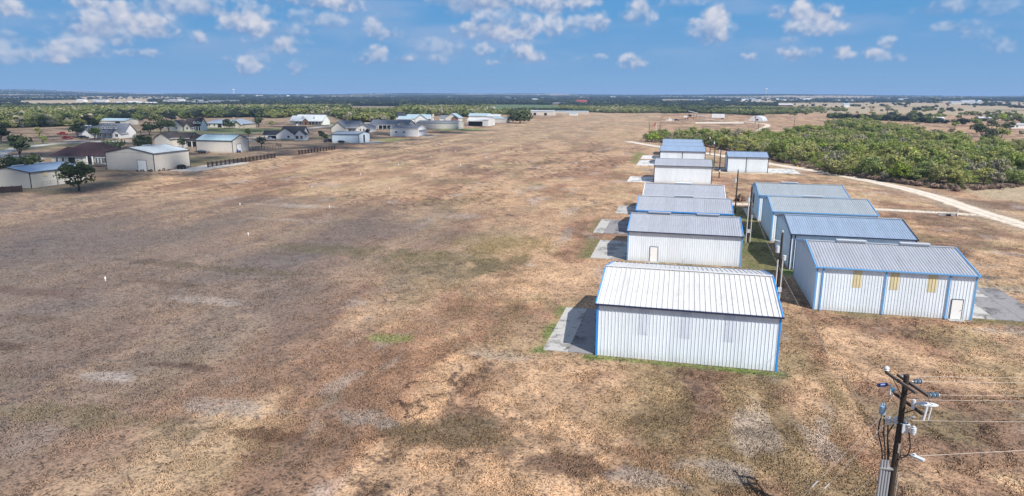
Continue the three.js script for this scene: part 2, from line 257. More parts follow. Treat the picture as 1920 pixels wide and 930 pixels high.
const GREENS = [ // [x0, x1, z0, z1, soft edge, strength, r, g, b]
  [-7.2,9.6,-58.3,-57.45,.45,.9,.125,.185,.035],[-12.0,-11.1,-71.8,-57.9,.6,.9,.125,.18,.035],[9,15,-149,-94.9,1.2,.9,.115,.135,.035],[-13.6,-11.6,-109,-95,1.0,.8,.13,.15,.04],[-6.5,9,-95.5,-94.6,.5,.6,.11,.14,.04],[-14.8,-13.4,-128,-114,.8,.6,.14,.15,.05],
  [15,31,-77.7,-76.9,.5,.35,.14,.16,.05],[14,32,-95.6,-92.3,.6,.8,.10,.2,.03],[9.5,13,-80,-57,2,.3,.2,.17,.08],[31,36,-79,-77.2,.8,.6,.15,.16,.04],[-6.5,8,-113.4,-110,1,.7,.12,.15,.04],
  [8,11,-262,-236,1.4,.8,.13,.2,.03],[-17,-14,-280,-240,1.2,.7,.12,.19,.03],[-148,-138,-337,-316,3,.75,.20,.27,.05],[-156,-128,-449,-424,4,.8,.17,.28,.05],[-310,-244,-410,-352,8,.85,.11,.17,.05],[-330,-262,-262,-214,8,.8,.12,.15,.06],[-262,-225,-486,-462,6,.8,.20,.26,.08],[-182,-150,-218,-188,6,.7,.13,.13,.05],[-190,-168,-345,-326,4,.7,.16,.19,.06],[-160,-140,-150,-128,5,.55,.14,.13,.06],[-15,-8,-470,-425,6,.5,.25,.24,.10],
];
const mixc = (c, r, g, b, t) => { c[0] += (r - c[0]) * t; c[1] += (g - c[1]) * t; c[2] += (b - c[2]) * t; };
function groundColor(x, z, c) {
  const r = Math.hypot(x, z);
  if (r > 1000) {
    const w = woodDensity(x, z), n = fbm(x / 130, z / 130, 3, 5);
    c[0] = 0.40 + 0.1 * n; c[1] = 0.31 + 0.08 * n; c[2] = 0.20 + 0.05 * n;
    if (inPoly(FIELD_GREEN, x, z)) mixc(c, .10, .15, .055, 1); else if (inPoly(FIELD_BROWN_MID, x, z)) mixc(c, .21, .17, .11, .9);
    else if (inPoly(FIELD_TAN_RIGHT, x, z)) mixc(c, .17, .16, .075, sm(.5, .66, n) * .7);
    else if (w > 0) mixc(c, .055, .065, .03, clamp(w * 1.1));
    return c;
  }
  const air = inPoly(AIRFIELD, x, z);
  const st = air ? 3.2 : 1.3;                                   // mown along the strip, so patches run with it
  const wx = x + 5 * (fbm(x / 14, z / 26, 2, 61) - .5), wz = z + 9 * (fbm(x / 14, z / 26, 2, 62) - .5);
  const n1 = fbm(wx / 30, wz / (30 * st), 3, 1), n2 = fbm(wx / 7.5, wz / (7.5 * st * .7), 6, 2), n3 = fbm(x / 2.1, z / (2.1 * 1.6), 3, 3), n4 = fbm(wx / 11, wz / (11 * st * .8), 4, 4), n5 = fbm(x / .75, z / .9, 2, 6), n6 = fbm(wx / 5, wz / (5 * st * .7), 4, 7);
  c[0] = .50; c[1] = .320; c[2] = .190;
  mixc(c, .54, .375, .215, sm(.48, .72, n4) * .7);                 // straw
  mixc(c, .31, .165, .098, sm(.45, .63, n2) * .8);             // russet
  mixc(c, .20, .128, .085, sm(.51, .71, n2 * .6 + n1 * .45) * .72);
  mixc(c, .22, .185, .085, sm(.58, .74, fbm(wx / 9, wz / (9 * st * .6), 4, 12)) * .45); // olive
  mixc(c, .42, .355, .31, sm(.66, .78, n6) * .5);                // bare gray soil
  const th = .12 * sm(-12, -40, x), ck = sm(.075, .015, Math.abs(fbm(x / 1.5, z / 2.0, 3, 71) - .5)); mixc(c, .060, .034, .026, ck * sm(.58 - th, .70 - th, fbm(wx / 8, wz / (8 * st * .7), 3, 72)) * .8 * (.4 + n5));   // rotted thatch
  const f = .60 + .80 * n3; c[0] *= f; c[1] *= f; c[2] *= f;
  const f5 = .72 + .56 * n5; c[0] *= f5; c[1] *= f5; c[2] *= f5;
  if (air) {                                                    // worn wheel lanes of the grass runway
    const lane = sm(9, 5, Math.abs(x + 79 + 3 * (n1 - .5))), tr = fbm(x / 1.6, z / 60, 2, 15);
    mixc(c, .50, .37, .22, lane * .38 * sm(.3, .7, n4)); mixc(c, .25, .15, .09, sm(.54, .70, tr) * .36 * sm(-38, -60, x)); mixc(c, .55, .40, .25, sm(.58, .72, fbm(x / .9, z / 110, 2, 16)) * .32 * sm(-20, -50, x));
    mixc(c, .48, .36, .22, sm(-250, -400, z) * .35);
  }
  if (x < -15 && z > -140) mixc(c, .185, .142, .120, .82 * sm(-16, -54, x + 20 * (n1 - .5)) * sm(-160, -95, z + 20 * (n2 - .5)) * (.40 + 1.15 * n4));          // grayer thatch, darkened in place of cloud shade on the near left
  if (x < -142 && z > -700) mixc(c, .24, .185, .125, .55 * sm(-142, -165, x));
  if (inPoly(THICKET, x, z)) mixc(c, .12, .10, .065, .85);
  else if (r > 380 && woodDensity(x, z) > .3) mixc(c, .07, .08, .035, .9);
  if (x > 64 && x < 110 && z > -204 && z < -172) mixc(c, .50, .41, .27, .8 * sm(66, 72, x) * sm(-206, -198, z) * sm(-170, -180, z));
  for (const p of PATCHES) { const dx = (x - p[0]) / p[2], dz = (z - p[1]) / p[3], d = dx * dx + dz * dz; if (d < 4) mixc(c, p[4], p[5], p[6], p[7] * sm(1.15, .1, d + (n3 - .5) * 1.7 + (n5 - .5) * .9)); }
  for (const g of GREENS) { const e = g[4]; if (x < g[0] - e * 2 || x > g[1] + e * 2 || z < g[2] - e * 2 || z > g[3] + e * 2) continue; const d = Math.max(g[0] - x, x - g[1], g[2] - z, z - g[3]); mixc(c, g[6], g[7], g[8], g[5] * sm(e, -e * .6, d + (n3 - .5) * e * 2) * (.65 + .5 * n5)); }
  for (const [road, w] of [[GRAVEL_ROAD, 2.6], [GRAVEL_LANE, 1.5]]) { if (x < -40) break; const d = segDist(road, x, z); if (d < w * 3) mixc(c, .36, .29, .215, sm(w * 3, w, d + (n3 - .5) * 2) * .6); }
  return c;
}
{
  const az = []; const D = Math.PI / 180;
  for (let a = -180; a < -60; a += 4) az.push(a); for (let a = -60; a < 32; a += 0.2) az.push(a); for (let a = 32; a <= 180; a += 4) az.push(a);
  const rad = [0]; for (let q = 6; q < 17000; q *= q < 22 ? 1.12 : q < 1500 ? 1.0095 : 1.02) rad.push(q); rad.push(17000);
  const nA = az.length, nR = rad.length, pos = new Float32Array(nA * nR * 3), col = new Float32Array(nA * nR * 3), uv = new Float32Array(nA * nR * 2), idx = [];
  const c = [0, 0, 0];
  for (let i = 0; i < nR; i++) for (let j = 0; j < nA; j++) {
    const k = i * nA + j, x = Math.sin(az[j] * D) * rad[i], z = -Math.cos(az[j] * D) * rad[i];
    pos[3 * k] = x; pos[3 * k + 1] = landHeight(x, z); pos[3 * k + 2] = z; uv[2 * k] = x / TURF_M; uv[2 * k + 1] = -z / TURF_M;
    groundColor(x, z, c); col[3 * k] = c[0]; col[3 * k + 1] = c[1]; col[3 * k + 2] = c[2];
    if (i + 1 < nR && j + 1 < nA) { if (i) idx.push(k, k + 1, k + nA); idx.push(k + 1, k + nA + 1, k + nA); }
  }
  const g = new THREE.BufferGeometry();
  g.setAttribute('position', new THREE.BufferAttribute(pos, 3)); g.setAttribute('color', new THREE.BufferAttribute(col, 3)); g.setAttribute('uv', new THREE.BufferAttribute(uv, 2)); g.setIndex(idx); g.computeVertexNormals();
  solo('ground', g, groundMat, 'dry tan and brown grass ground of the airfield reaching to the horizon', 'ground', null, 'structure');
}
function ribbon(name, pts, w, y, m, label, category, seed = 1) {
  const curve = new THREE.CatmullRomCurve3(pts.map(([x, z]) => V(x, 0, z))), L = curve.getLength(), n = Math.max(8, Math.round(L / 0.9)), pos = [], uv = [], col = [], idx = [], across = [-1, -.78, -.5, -.25, 0, .25, .5, .78, 1], K = across.length;
  const shade = [[.66, .56, .46], [.90, .85, .78], [1.06, 1.06, 1.06], [.98, .97, .95], [.84, .80, .74], [.98, .97, .95], [1.06, 1.06, 1.06], [.90, .85, .78], [.66, .56, .46]];   // weedy edges, pale wheel ruts, darker crown
  for (let i = 0; i <= n; i++) {
    const p = curve.getPointAt(i / n), t = curve.getTangentAt(i / n), nx = -t.z, nz = t.x;
    across.forEach((s, j) => {
      const e = Math.abs(s) > .9 ? w / 2 * s * (1 + .34 * (vn(i * .28, s * 7, seed) - .5) + .34 * (vn(i * 1.1, s * 7, seed + 1) - .5)) : w / 2 * s * .96, k = .86 + .28 * fbm((p.x + nx * e) / 1.4, (p.z + nz * e) / 1.4, 3, seed + 5);
      pos.push(p.x + nx * e, y, p.z + nz * e); uv.push((p.x + nx * e) / 6, (p.z + nz * e) / 6); col.push(shade[j][0] * k, shade[j][1] * k, shade[j][2] * k);
      if (i < n && j + 1 < K) { const q = i * K + j; idx.push(q, q + 1, q + K, q + 1, q + K + 1, q + K); }
    });
  }
  const g = new THREE.BufferGeometry(); g.setAttribute('position', new THREE.Float32BufferAttribute(pos, 3)); g.setAttribute('uv', new THREE.Float32BufferAttribute(uv, 2)); g.setAttribute('color', new THREE.Float32BufferAttribute(col, 3)); g.setIndex(idx); g.computeVertexNormals();
  if (g.attributes.normal.getY(0) < 0) { g.index.array.reverse(); g.computeVertexNormals(); }
  return solo(name, g, m, label, category, null, 'structure');
}
ribbon('gravel_road', GRAVEL_ROAD, 5.0, .012, M.gravel_worn, 'pale gravel road curving past the thicket on the right', 'road', 1);
ribbon('gravel_lane', GRAVEL_LANE, 2.9, .008, M.gravel_worn, 'narrow gravel lane from the road to behind the right row of hangars', 'lane', 2);
ribbon('gravel_lane', HAY_ROAD, 4.2, .008, M.gravel_worn, 'pale winding gravel track leading to the quonset hut beyond the thicket', 'track', 3);
ribbon('gravel_lane', [[8.5,-216],[16,-216.2],[27,-217]], 1.6, .006, M.gravel_worn, 'short pale gravel strip in front of the black trimmed hangar on the right', 'lane', 4);
ribbon('street', STREET, 6.5, .010, M.concrete, 'pale concrete street winding between the houses on the left', 'street', 5);
ribbon('driveway', DRIVE_A, 4.5, .006, M.concrete, 'concrete driveway to the gray house with three dormers', 'driveway', 6);
ribbon('driveway', DRIVE_B, 5.0, .006, M.concrete, 'concrete driveway to the white house with the black roof', 'driveway', 7);

// concrete aprons, each poured in slabs with open joints
function apron(x0, x1, z0, z1, nx, nz, label, stained = 0, seed = 1) {
  const g = tag(thing('concrete_apron', label, 'apron', [(x0 + x1) / 2, 0, (z0 + z1) / 2]), null, null, null, 'structure');
  const R = rng(seed * 77), w = (x1 - x0) / nx, d = (z1 - z0) / nz;
  for (let i = 0; i < nx; i++) for (let j = 0; j < nz; j++) {
    const geo = box(w - .035, .07 + .012 * R(), d - .035); const u = geo.attributes.uv, p = geo.attributes.position, ou = R() * 9, ov = R() * 9;
    for (let k = 0; k < p.count; k++) u.setXY(k, (p.getX(k) + ou * 7) / 9, (p.getZ(k) + ov * 7) / 9);
    const s = part('slab', geo, stained && (stained > 1 ? i >= nx - stained + 1 : R() < .7) ? M.concrete_stained_shaded : z0 < -180 && x0 > -20 ? M.concrete_pale : M.concrete, g);
    s.position.set(x0 + (i + .5) * w - (x0 + x1) / 2, .025, z0 + (j + .5) * d - (z0 + z1) / 2);
  }
  return g;
}
apron(-11.3, -6.65, -71.7, -58.4, 2, 3, 'concrete apron left of the nearest bright white roofed hangar', 2, 1);  // wall-side slabs darkened for stains and to deepen the hangar's cast shade
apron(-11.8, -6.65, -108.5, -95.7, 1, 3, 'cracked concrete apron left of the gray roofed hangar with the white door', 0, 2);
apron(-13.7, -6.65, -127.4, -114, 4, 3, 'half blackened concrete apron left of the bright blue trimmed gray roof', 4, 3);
apron(-11.9, -6.65, -144.5, -134.7, 2, 3, 'small pale apron left of the white trimmed rounded gray roof', 0, 4);
apron(-13.6, -6.65, -198.5, -186, 2, 3, 'pale apron left of the black trimmed hangar with the gray roof', 0, 5);
apron(-14, -6.65, -250, -230, 2, 4, 'wide white apron left of the nearest blue roofed hangar', 0, 6);
apron(-14, -6.65, -270, -254, 2, 4, 'white apron left of the middle blue roofed hangar', 0, 7);
apron(30.6, 38.5, -92, -78.6, 3, 3, 'dark stained concrete apron right of the hangar with yellow panels', 1, 8);
apron(25.95, 35.2, -232, -218.5, 3, 3, 'white apron right of the black trimmed hangar by the thicket', 0, 9);
apron(10.2, 14, -229, -225, 1, 1, 'small slab left of the black trimmed hangar by the thicket', 0, 10);
apron(13.2, 14.85, -148, -136, 1, 3, 'narrow concrete walk at the left end of the rearmost pale hangar', 0, 11);
apron(-149.9, -140.5, -204, -176, 2, 4, 'concrete apron right of the large beige hangar on the left', 0, 12);
apron(-147.2, -140, -314, -300, 2, 3, 'pale slab at the open end of the small blue hangar', 0, 13);
apron(-138.3, -132.5, -368, -356, 2, 2, 'pale slab at the gable end of the white hangar with two windows', 0, 14);

// ---------------------------------------------------------------- ribbed steel hangars
const PANEL = 0.914;
const sheetCache = new Map();
function sheet(cover, len, hRib = 0.040, ribs = 3) {
  const key = [cover.toFixed(3), len.toFixed(3), hRib, ribs].join();
  if (sheetCache.has(key)) return sheetCache.get(key);
  const out = [0, 1, 2].map((v) => {
    const prof = [[0, 0]]; const pitch = cover / ribs;
    for (let i = 0; i < ribs; i++) { const c = pitch * (i + .5); prof.push([c - .026, 0], [c - .016, hRib], [c + .018, hRib], [c + .032, 0]); }
    prof.push([cover, 0]);
    const pos = [], nor = [], uv = [];
    for (let i = 0; i + 1 < prof.length; i++) {
      const [ax, az] = prof[i], [bx, bz] = prof[i + 1], dx = bx - ax, dz = bz - az, l = Math.hypot(dx, dz), nx = -dz / l, nz = dx / l;
      for (const [x, z, y] of [[ax, az, 0], [bx, bz, 0], [bx, bz, len], [ax, az, 0], [bx, bz, len], [ax, az, len]]) { pos.push(x - cover / 2, y, z); nor.push(nx, 0, nz); uv.push((x + v * 1.37) / 3, y / 5.2); }
    }
    const g = new THREE.BufferGeometry(); g.setAttribute('position', new THREE.Float32BufferAttribute(pos, 3)); g.setAttribute('normal', new THREE.Float32BufferAttribute(nor, 3)); g.setAttribute('uv', new THREE.Float32BufferAttribute(uv, 2));
    return g;
  });
  sheetCache.set(key, out); return out;
}
function ribbedWall(w, len, ribPitch = .305, hRib = .038) { // one mesh: a whole ribbed wall, origin at its foot centre, facing +z
  const n = Math.max(1, Math.round(w / ribPitch)); const g = sheet(w, len, hRib, n)[0]; return g.clone();
}
function gableGeo(D, eave, ridge, t = .05) { // facing +x, in the y-z plane
  const s = new THREE.Shape(); s.moveTo(-D / 2, 0); s.lineTo(D / 2, 0); s.lineTo(D / 2, eave); s.lineTo(0, ridge); s.lineTo(-D / 2, eave); s.closePath();
  const g = new THREE.ExtrudeGeometry(s, { depth: t, bevelEnabled: false }).rotateY(Math.PI / 2).translate(-t, 0, 0);
  const list = [g], n = Math.round(D / .305);
  for (let i = 1; i < n; i++) { const z = -D / 2 + i * D / n, h = eave + (ridge - eave) * (1 - Math.abs(z) / (D / 2)) - .03; list.push(box(.05, h, .05, 0, h / 2, z)); }
  const m = merge(list), p = m.attributes.position, u = m.attributes.uv; for (let i = 0; i < p.count; i++) u.setXY(i, p.getZ(i) / 3, p.getY(i) / 5.2);
  return m;
}
function hangar(o) {
  const { x0, x1, zf, zb, eave, ridge, wall, roof, trim } = o, W = x1 - x0, D = zf - zb, cx = (x0 + x1) / 2, cz = (zf + zb) / 2;
  const along = o.alongZ; // ridge runs with z: build it with the long axis as local x and turn it
  const w = along ? D : W, d = along ? W : D;
  const g = thing(o.name || 'metal_hangar', o.label, 'hangar', [cx, 0, cz], along ? (o.turn || Math.PI / 2) : 0, o.group);
  const n = Math.round(w / PANEL), cover = w / n, R = rng((x0 * 13 + zf * 7 + 999) | 0);
  const wl = eave - .04, fine = o.fine !== false;
  const ribPitch = o.ribPitch || .305;
  const place = (m, x, y, z, rx = 0, ry = 0) => { m.position.set(x, y, z); m.rotation.set(rx, ry, 0); return m; };
  const skip = (o.skip || []);
  if (fine) for (let i = 0; i < n; i++) {
    const x = -w / 2 + (i + .5) * cover, gs = sheet(cover, wl);
    const sky = (o.skylights || []).find((s) => s[0] === i);
    if (sky) { place(part('wall_panel', sheet(cover, wl - sky[1])[0], wall, g), x, .02, d / 2); tag(place(part('skylight_panel', sheet(cover, sky[1] - .01)[1], sky[2], g), x, .02 + wl - sky[1], d / 2 + .006), sky[3]); }
    else if (!skip.includes(i)) place(part('wall_panel', gs[Math.floor(R() * 3)], tone(wall, Math.floor(R() * 3)), g), x, .02, d / 2);
  } else place(part('front_wall', ribbedWall(w, wl, ribPitch), wall, g), 0, .02, d / 2);
  place(part('rear_wall', ribbedWall(w, wl, ribPitch), wall, g), 0, .02, -d / 2, 0, Math.PI);
  const gg = gableGeo(d - .02, eave - .05, ridge - .06);
  if (!o.openEnd) place(part('gable_wall', gg, o.gableWall || wall, g), w / 2 - .01, .02, 0);
  place(part('gable_wall', gg, o.gableWall || wall, g), -w / 2 + .01, .02, 0, 0, Math.PI);
  // roof
  const rise = ridge - eave, run = d / 2 + .22, sl = Math.hypot(run, rise * run / (d / 2)), tilt = Math.atan2(rise, d / 2), ww = w + .24, rc = ww / n;
  const y0 = eave - rise * .22 / (d / 2);
  for (const s of [1, -1]) {
    const rx = (-Math.PI / 2 + tilt);
    const put = (m, x) => { m.position.set(x, y0 + .03, s * run); m.rotation.order = 'YXZ'; m.rotation.set(rx, s > 0 ? 0 : Math.PI, 0); return m; };
    if (fine && (s > 0 || o.backDetail)) for (let i = 0; i < n; i++) put(part('roof_panel', sheet(rc, sl, o.roofRibs ? .066 : .055, o.roofRibs || 3)[Math.floor(R() * 3)], tone(roof, Math.floor(R() * 3)), g), -ww / 2 + (i + .5) * rc);
    else put(part('roof_slope', ribbedWall(ww, sl, o.roofRibs ? rc / o.roofRibs : .305, .04), roof, g), 0);
    // edge trims
    const rk = box(.10, .20, sl, 0, 0, 0);
    for (const e of [1, -1]) { const m = part('rake_trim', rk, o.rakeTrim || trim, g); m.position.set(e * (ww / 2 + .02), y0 + .02 + Math.sin(tilt) * sl / 2, s * (run - Math.cos(tilt) * sl / 2)); m.rotation.x = s * tilt; }
    place(part('eave_trim', box(ww + .22, .14, .12), o.eaveTrim || trim, g), 0, y0 + .0, s * (run + .04));
  }
  place(part('ridge_cap', merge([box(ww, .02, .26, 0, 0, .11).rotateX(0), box(ww, .02, .26, 0, .004, -.11)]), roof, g), 0, ridge + .075, 0);
  for (const sx of [1, -1]) for (const sz of [1, -1]) place(part('corner_trim', box(.16, eave - .02, .16), o.cornerTrim || trim, g), sx * (w / 2 - .02), (eave - .02) / 2, sz * (d / 2 - .01));
  for (const x of o.downspouts || []) place(part('downspout', merge([box(.13, eave - .25, .10), box(.12, .10, .28, 0, -(eave - .25) / 2 + .03, .10)]), o.spoutMat || trim, g), x - (along ? 0 : cx), (eave - .12) / 2, d / 2 + .09);
  for (const [a, b] of o.vents || []) { const v = part('ridge_vent', merge([box(b - a, .26, .46, 0, .13, 0), box(b - a + .1, .05, .80, 0, .28, 0)]), o.ventMat || M.vent_steel, g); v.position.set((a + b) / 2 - (along ? 0 : cx), ridge + .04, 0); }
  for (const dd of o.doors || []) {
    const door = part('door', box(dd.w, dd.h, .06), dd.mat || M.door_white, g); door.position.set(dd.x - (dd.local ? 0 : cx), dd.h / 2 + .08, d / 2 + .05);
    part('frame', merge([box(.05, dd.h + .05, .10, -dd.w / 2 - .03, .03, 0), box(.05, dd.h + .05, .10, dd.w / 2 + .03, .03, 0), box(dd.w + .11, .06, .10, 0, dd.h / 2 + .035, 0)]), M.door_frame, door);
    if (!dd.plain) { part('handle', rod(V(dd.hs * dd.w * .38, -.05, .03), V(dd.hs * dd.w * .38, -.05, .10), .035, .03), M.door_frame, door); part('threshold', box(dd.w + .5, .07, .7, 0, -dd.h / 2 - .055, .33), M.concrete, g).position.copy(door.position); }
  }
  return g;
}
const whiteish = M.white_steel;
hangar({ label: 'nearest white metal hangar with bright white roof and blue trim', x0: -6.4, x1: 8.95, zf: -58.35, zb: -74.0, eave: 4.9, ridge: 6.35, wall: whiteish, roof: M.white_roof, trim: M.blue_trim, eaveTrim: M.navy_trim, roofRibs: 2, backDetail: true,
  skylights: [[4, 2.6, M.fibreglass_gray, 'faded gray translucent panel'], [8, 2.6, M.fibreglass_gray, 'faded gray translucent panel'], [12, 2.6, M.fibreglass_gray, 'faded gray translucent panel']] });
hangar({ label: 'white hangar with gray roof and a white door in its long side', x0: -6.5, x1: 8.8, zf: -95.5, zb: -110, eave: 4.3, ridge: 5.6, wall: whiteish, roof: M.gray_roof, trim: M.blue_trim, eaveTrim: M.navy_trim, cornerTrim: M.pale_blue_trim, vents: [[-4.1, -.9], [2.9, 6]], ventMat: M.gray_roof,
  doors: [{ x: -2.85, w: 1.0, h: 2.1, hs: -1 }] });
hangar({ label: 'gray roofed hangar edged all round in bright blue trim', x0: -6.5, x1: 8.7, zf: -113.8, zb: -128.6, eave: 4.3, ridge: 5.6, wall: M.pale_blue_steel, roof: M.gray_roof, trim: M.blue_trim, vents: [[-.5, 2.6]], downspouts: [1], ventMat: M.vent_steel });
hangar({ label: 'gray roofed hangar with white trim, fourth back in the left row', x0: -6.4, x1: 8.5, zf: -132.2, zb: -146.6, eave: 4.2, ridge: 5.6, wall: whiteish, roof: M.gray_roof, trim: M.white_trim, vents: [[-.6, 2.5]], ventMat: M.white_trim });
hangar({ label: 'white hangar with gray roof and black trim facing the camera beyond the left row', x0: -6.5, x1: 8.3, zf: -186.2, zb: -201, eave: 4.6, ridge: 5.8, wall: whiteish, roof: M.gray_roof, trim: M.black_trim });
hangar({ label: 'blue roofed white hangar, nearest of the three in line', x0: -6.6, x1: 8, zf: -235.5, zb: -250, eave: 4.6, ridge: 5.8, wall: whiteish, roof: M.bright_blue_roof, trim: M.black_trim, downspouts: [.7] });
hangar({ label: 'blue roofed hangar in the middle of the three in line', x0: -6.5, x1: 7.9, zf: -254, zb: -268.5, eave: 4.6, ridge: 5.8, wall: whiteish, roof: M.bright_blue_roof, trim: M.black_trim, fine: false });
hangar({ label: 'blue roofed hangar at the far end of the three in line', x0: -6.8, x1: 7.9, zf: -272.5, zb: -287, eave: 4.6, ridge: 5.8, wall: whiteish, roof: M.bright_blue_roof, trim: M.black_trim, fine: false });
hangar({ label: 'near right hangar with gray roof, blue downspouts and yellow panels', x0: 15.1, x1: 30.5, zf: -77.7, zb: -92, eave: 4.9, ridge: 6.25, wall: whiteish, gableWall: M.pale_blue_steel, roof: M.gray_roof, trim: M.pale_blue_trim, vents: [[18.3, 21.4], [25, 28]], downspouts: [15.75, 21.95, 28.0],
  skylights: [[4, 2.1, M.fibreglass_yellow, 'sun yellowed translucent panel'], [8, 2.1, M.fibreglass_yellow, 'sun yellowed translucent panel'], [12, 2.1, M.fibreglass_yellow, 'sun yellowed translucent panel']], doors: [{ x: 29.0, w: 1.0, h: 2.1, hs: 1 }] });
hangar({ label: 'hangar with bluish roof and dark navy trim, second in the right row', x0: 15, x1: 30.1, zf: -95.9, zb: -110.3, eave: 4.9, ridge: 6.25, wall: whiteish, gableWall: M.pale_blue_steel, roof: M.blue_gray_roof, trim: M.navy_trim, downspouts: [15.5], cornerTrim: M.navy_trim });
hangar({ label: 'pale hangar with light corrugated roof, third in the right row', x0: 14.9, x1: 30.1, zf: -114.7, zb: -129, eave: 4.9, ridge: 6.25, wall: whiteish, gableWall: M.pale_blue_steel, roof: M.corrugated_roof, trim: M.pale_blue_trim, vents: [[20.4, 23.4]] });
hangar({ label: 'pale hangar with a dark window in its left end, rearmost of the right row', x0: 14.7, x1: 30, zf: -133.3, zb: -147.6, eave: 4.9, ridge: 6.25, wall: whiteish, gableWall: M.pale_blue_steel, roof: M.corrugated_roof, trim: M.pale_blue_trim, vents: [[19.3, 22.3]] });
{ // things on the right row's left ends
  const last = scene.children[scene.children.length - 1];
  const wdw = part('window', box(.10, 2.4, 1.9), M.dark_glass, last); wdw.position.set(-7.72, 2.5, -2.2);
  part('frame', merge([box(.14, .12, 2.1, 0, 1.25, 0), box(.14, .12, 2.1, 0, -1.25, 0), box(.14, 2.5, .1, 0, 0, 1), box(.14, 2.5, .1, 0, 0, -1), box(.14, 2.4, .06)]), M.navy_trim, wdw);
}
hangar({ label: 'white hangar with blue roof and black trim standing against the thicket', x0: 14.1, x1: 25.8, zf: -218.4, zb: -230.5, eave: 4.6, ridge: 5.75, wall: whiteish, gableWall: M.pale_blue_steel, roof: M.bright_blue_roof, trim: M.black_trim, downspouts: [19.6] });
// the row across the grass strip
hangar({ label: 'low cream hangar with blue gray roof at the left edge, beside the dark fence', x0: -167.5, x1: -153.9, zf: -134, zb: -150, eave: 3.9, ridge: 4.9, wall: M.cream_wall, roof: M.blue_gray_roof, trim: M.black_trim, alongZ: true, fine: false, vents: [[-6.4, -3.4], [0, 3]], skylights: [] });
hangar({ label: 'large beige hangar with pale green roof and a white door in its gable', x0: -169.5, x1: -152.4, zf: -173.5, zb: -189, eave: 5.3, ridge: 6.9, wall: M.beige_steel, roof: M.light_roof, trim: M.black_trim, alongZ: true, fine: false, vents: [[-2, 1.4]] });
hangar({ label: 'beige hangar with pale roof and a blue framed door in its right gable', x0: -187, x1: -170.6, zf: -236.5, zb: -247, eave: 4.8, ridge: 6.7, wall: M.beige_steel, roof: M.teal_roof, trim: M.black_trim, fine: false, vents: [[-182, -178], [-176.4, -173]] });
hangar({ label: 'small blue gray hangar with an open black doorway beside the grass strip', x0: -161.2, x1: -147.4, zf: -298.8, zb: -311, eave: 4.2, ridge: 5.2, wall: M.pale_blue_steel, roof: M.metal_roof, trim: M.black_trim, fine: false });
hangar({ label: 'white hangar with two small dark windows and gray roof', x0: -156.2, x1: -140, zf: -355.8, zb: -368, eave: 4.5, ridge: 5.6, wall: M.white_wall, roof: M.slate_roof, trim: M.white_trim, fine: false, downspouts: [-148.6] });
hangar({ label: 'long beige hangar with gray roof between the white ones', x0: -173, x1: -144, zf: -437, zb: -450, eave: 4.1, ridge: 5.3, wall: M.beige_steel, roof: M.slate_roof, trim: M.white_trim, fine: false, downspouts: [-158] });
hangar({ label: 'white hangar with its wide front standing open and dark inside', x0: -152.5, x1: -136.4, zf: -485, zb: -503, eave: 4.6, ridge: 6.0, wall: M.white_wall, roof: M.white_roof, trim: M.white_trim, fine: false });
hangar({ label: 'beige shed partly hidden behind the big oak', x0: -149, x1: -137, zf: -541, zb: -552, eave: 3.7, ridge: 4.6, wall: M.beige_steel, roof: M.teal_roof, trim: M.white_trim, fine: false });
{
  const H = scene.children.filter((o) => o.userData.category === 'hangar'), by = (s) => H.find((o) => o.userData.label.startsWith(s));
  const add = (o, name, geo, m, x, y, z) => { const q = part(name, geo, m, o); q.position.set(x, y, z); return q; };
  let o = by('low cream'); // local x = -z of the world
  add(o, 'skylight_panel', box(1.1, 1.1, .05), M.fibreglass_yellow, -3.8, 3.1, 6.87); add(o, 'skylight_panel', box(1.1, 1.1, .05), M.fibreglass_yellow, 2.6, 3.1, 6.87);
  add(o, 'downspout', box(.12, 3.7, .1), M.black_trim, -.6, 1.9, 6.87);
  o = by('large beige'); const dr = add(o, 'door', box(.08, 3.2, 3.1), M.door_white, -7.80, 1.6, 4.3); part('frame', merge([box(.06, 3.3, .12, -.02, .05, 1.6), box(.06, 3.3, .12, -.02, .05, -1.6), box(.06, .12, 3.3, -.02, 1.65, 0)]), M.black_trim, dr);
  o = by('beige hangar with pale'); const d2 = add(o, 'door', box(.08, 3.1, 3.0), M.door_white, 8.27, 1.6, 1.2); part('frame', merge([box(.06, 3.2, .14, .02, .05, 1.55), box(.06, 3.2, .14, .02, .05, -1.55), box(.06, .14, 3.2, .02, 1.62, 0)]), M.navy_trim, d2);
  o = by('small blue'); add(o, 'doorway', box(.07, 3.7, 1.5), M.dark_inside, 6.96, 1.9, .4); add(o, 'door', box(.07, 3.7, 4.2), M.white_steel, 6.99, 1.9, 3.4); add(o, 'door', box(.07, 3.7, 4.2), M.white_steel, 6.99, 1.9, -2.6); add(o, 'downspout', box(.12, 3.9, .12), M.white_trim, 4.6, 2, 6.16);
  o = by('white hangar with two'); for (const x of [-4.7, -.1]) { const w = add(o, 'window', box(1.3, .75, .06), M.dark_glass, x, 2.3, 6.14); part('frame', merge([box(1.5, .1, .08, 0, .42, 0), box(1.5, .1, .08, 0, -.42, 0)]), M.white_trim, w); }
  add(o, 'door', box(.08, 3.4, 9.6), M.white_paint, 8.16, 1.8, 0); add(o, 'awning', box(1.2, .08, 10), M.white_paint, 8.6, 3.6, 0);
  o = by('long beige'); add(o, 'door', box(.08, 2.6, 3.2), M.white_paint, 14.56, 1.4, 3); 
  o = by('white hangar with its'); add(o, 'doorway', box(10.6, 3.3, .12), M.dark_inside, -1.6, 1.7, 9.03); add(o, 'folding_door', box(10.8, .3, 2.6), M.white_paint, -1.6, 3.75, 10.3);
}

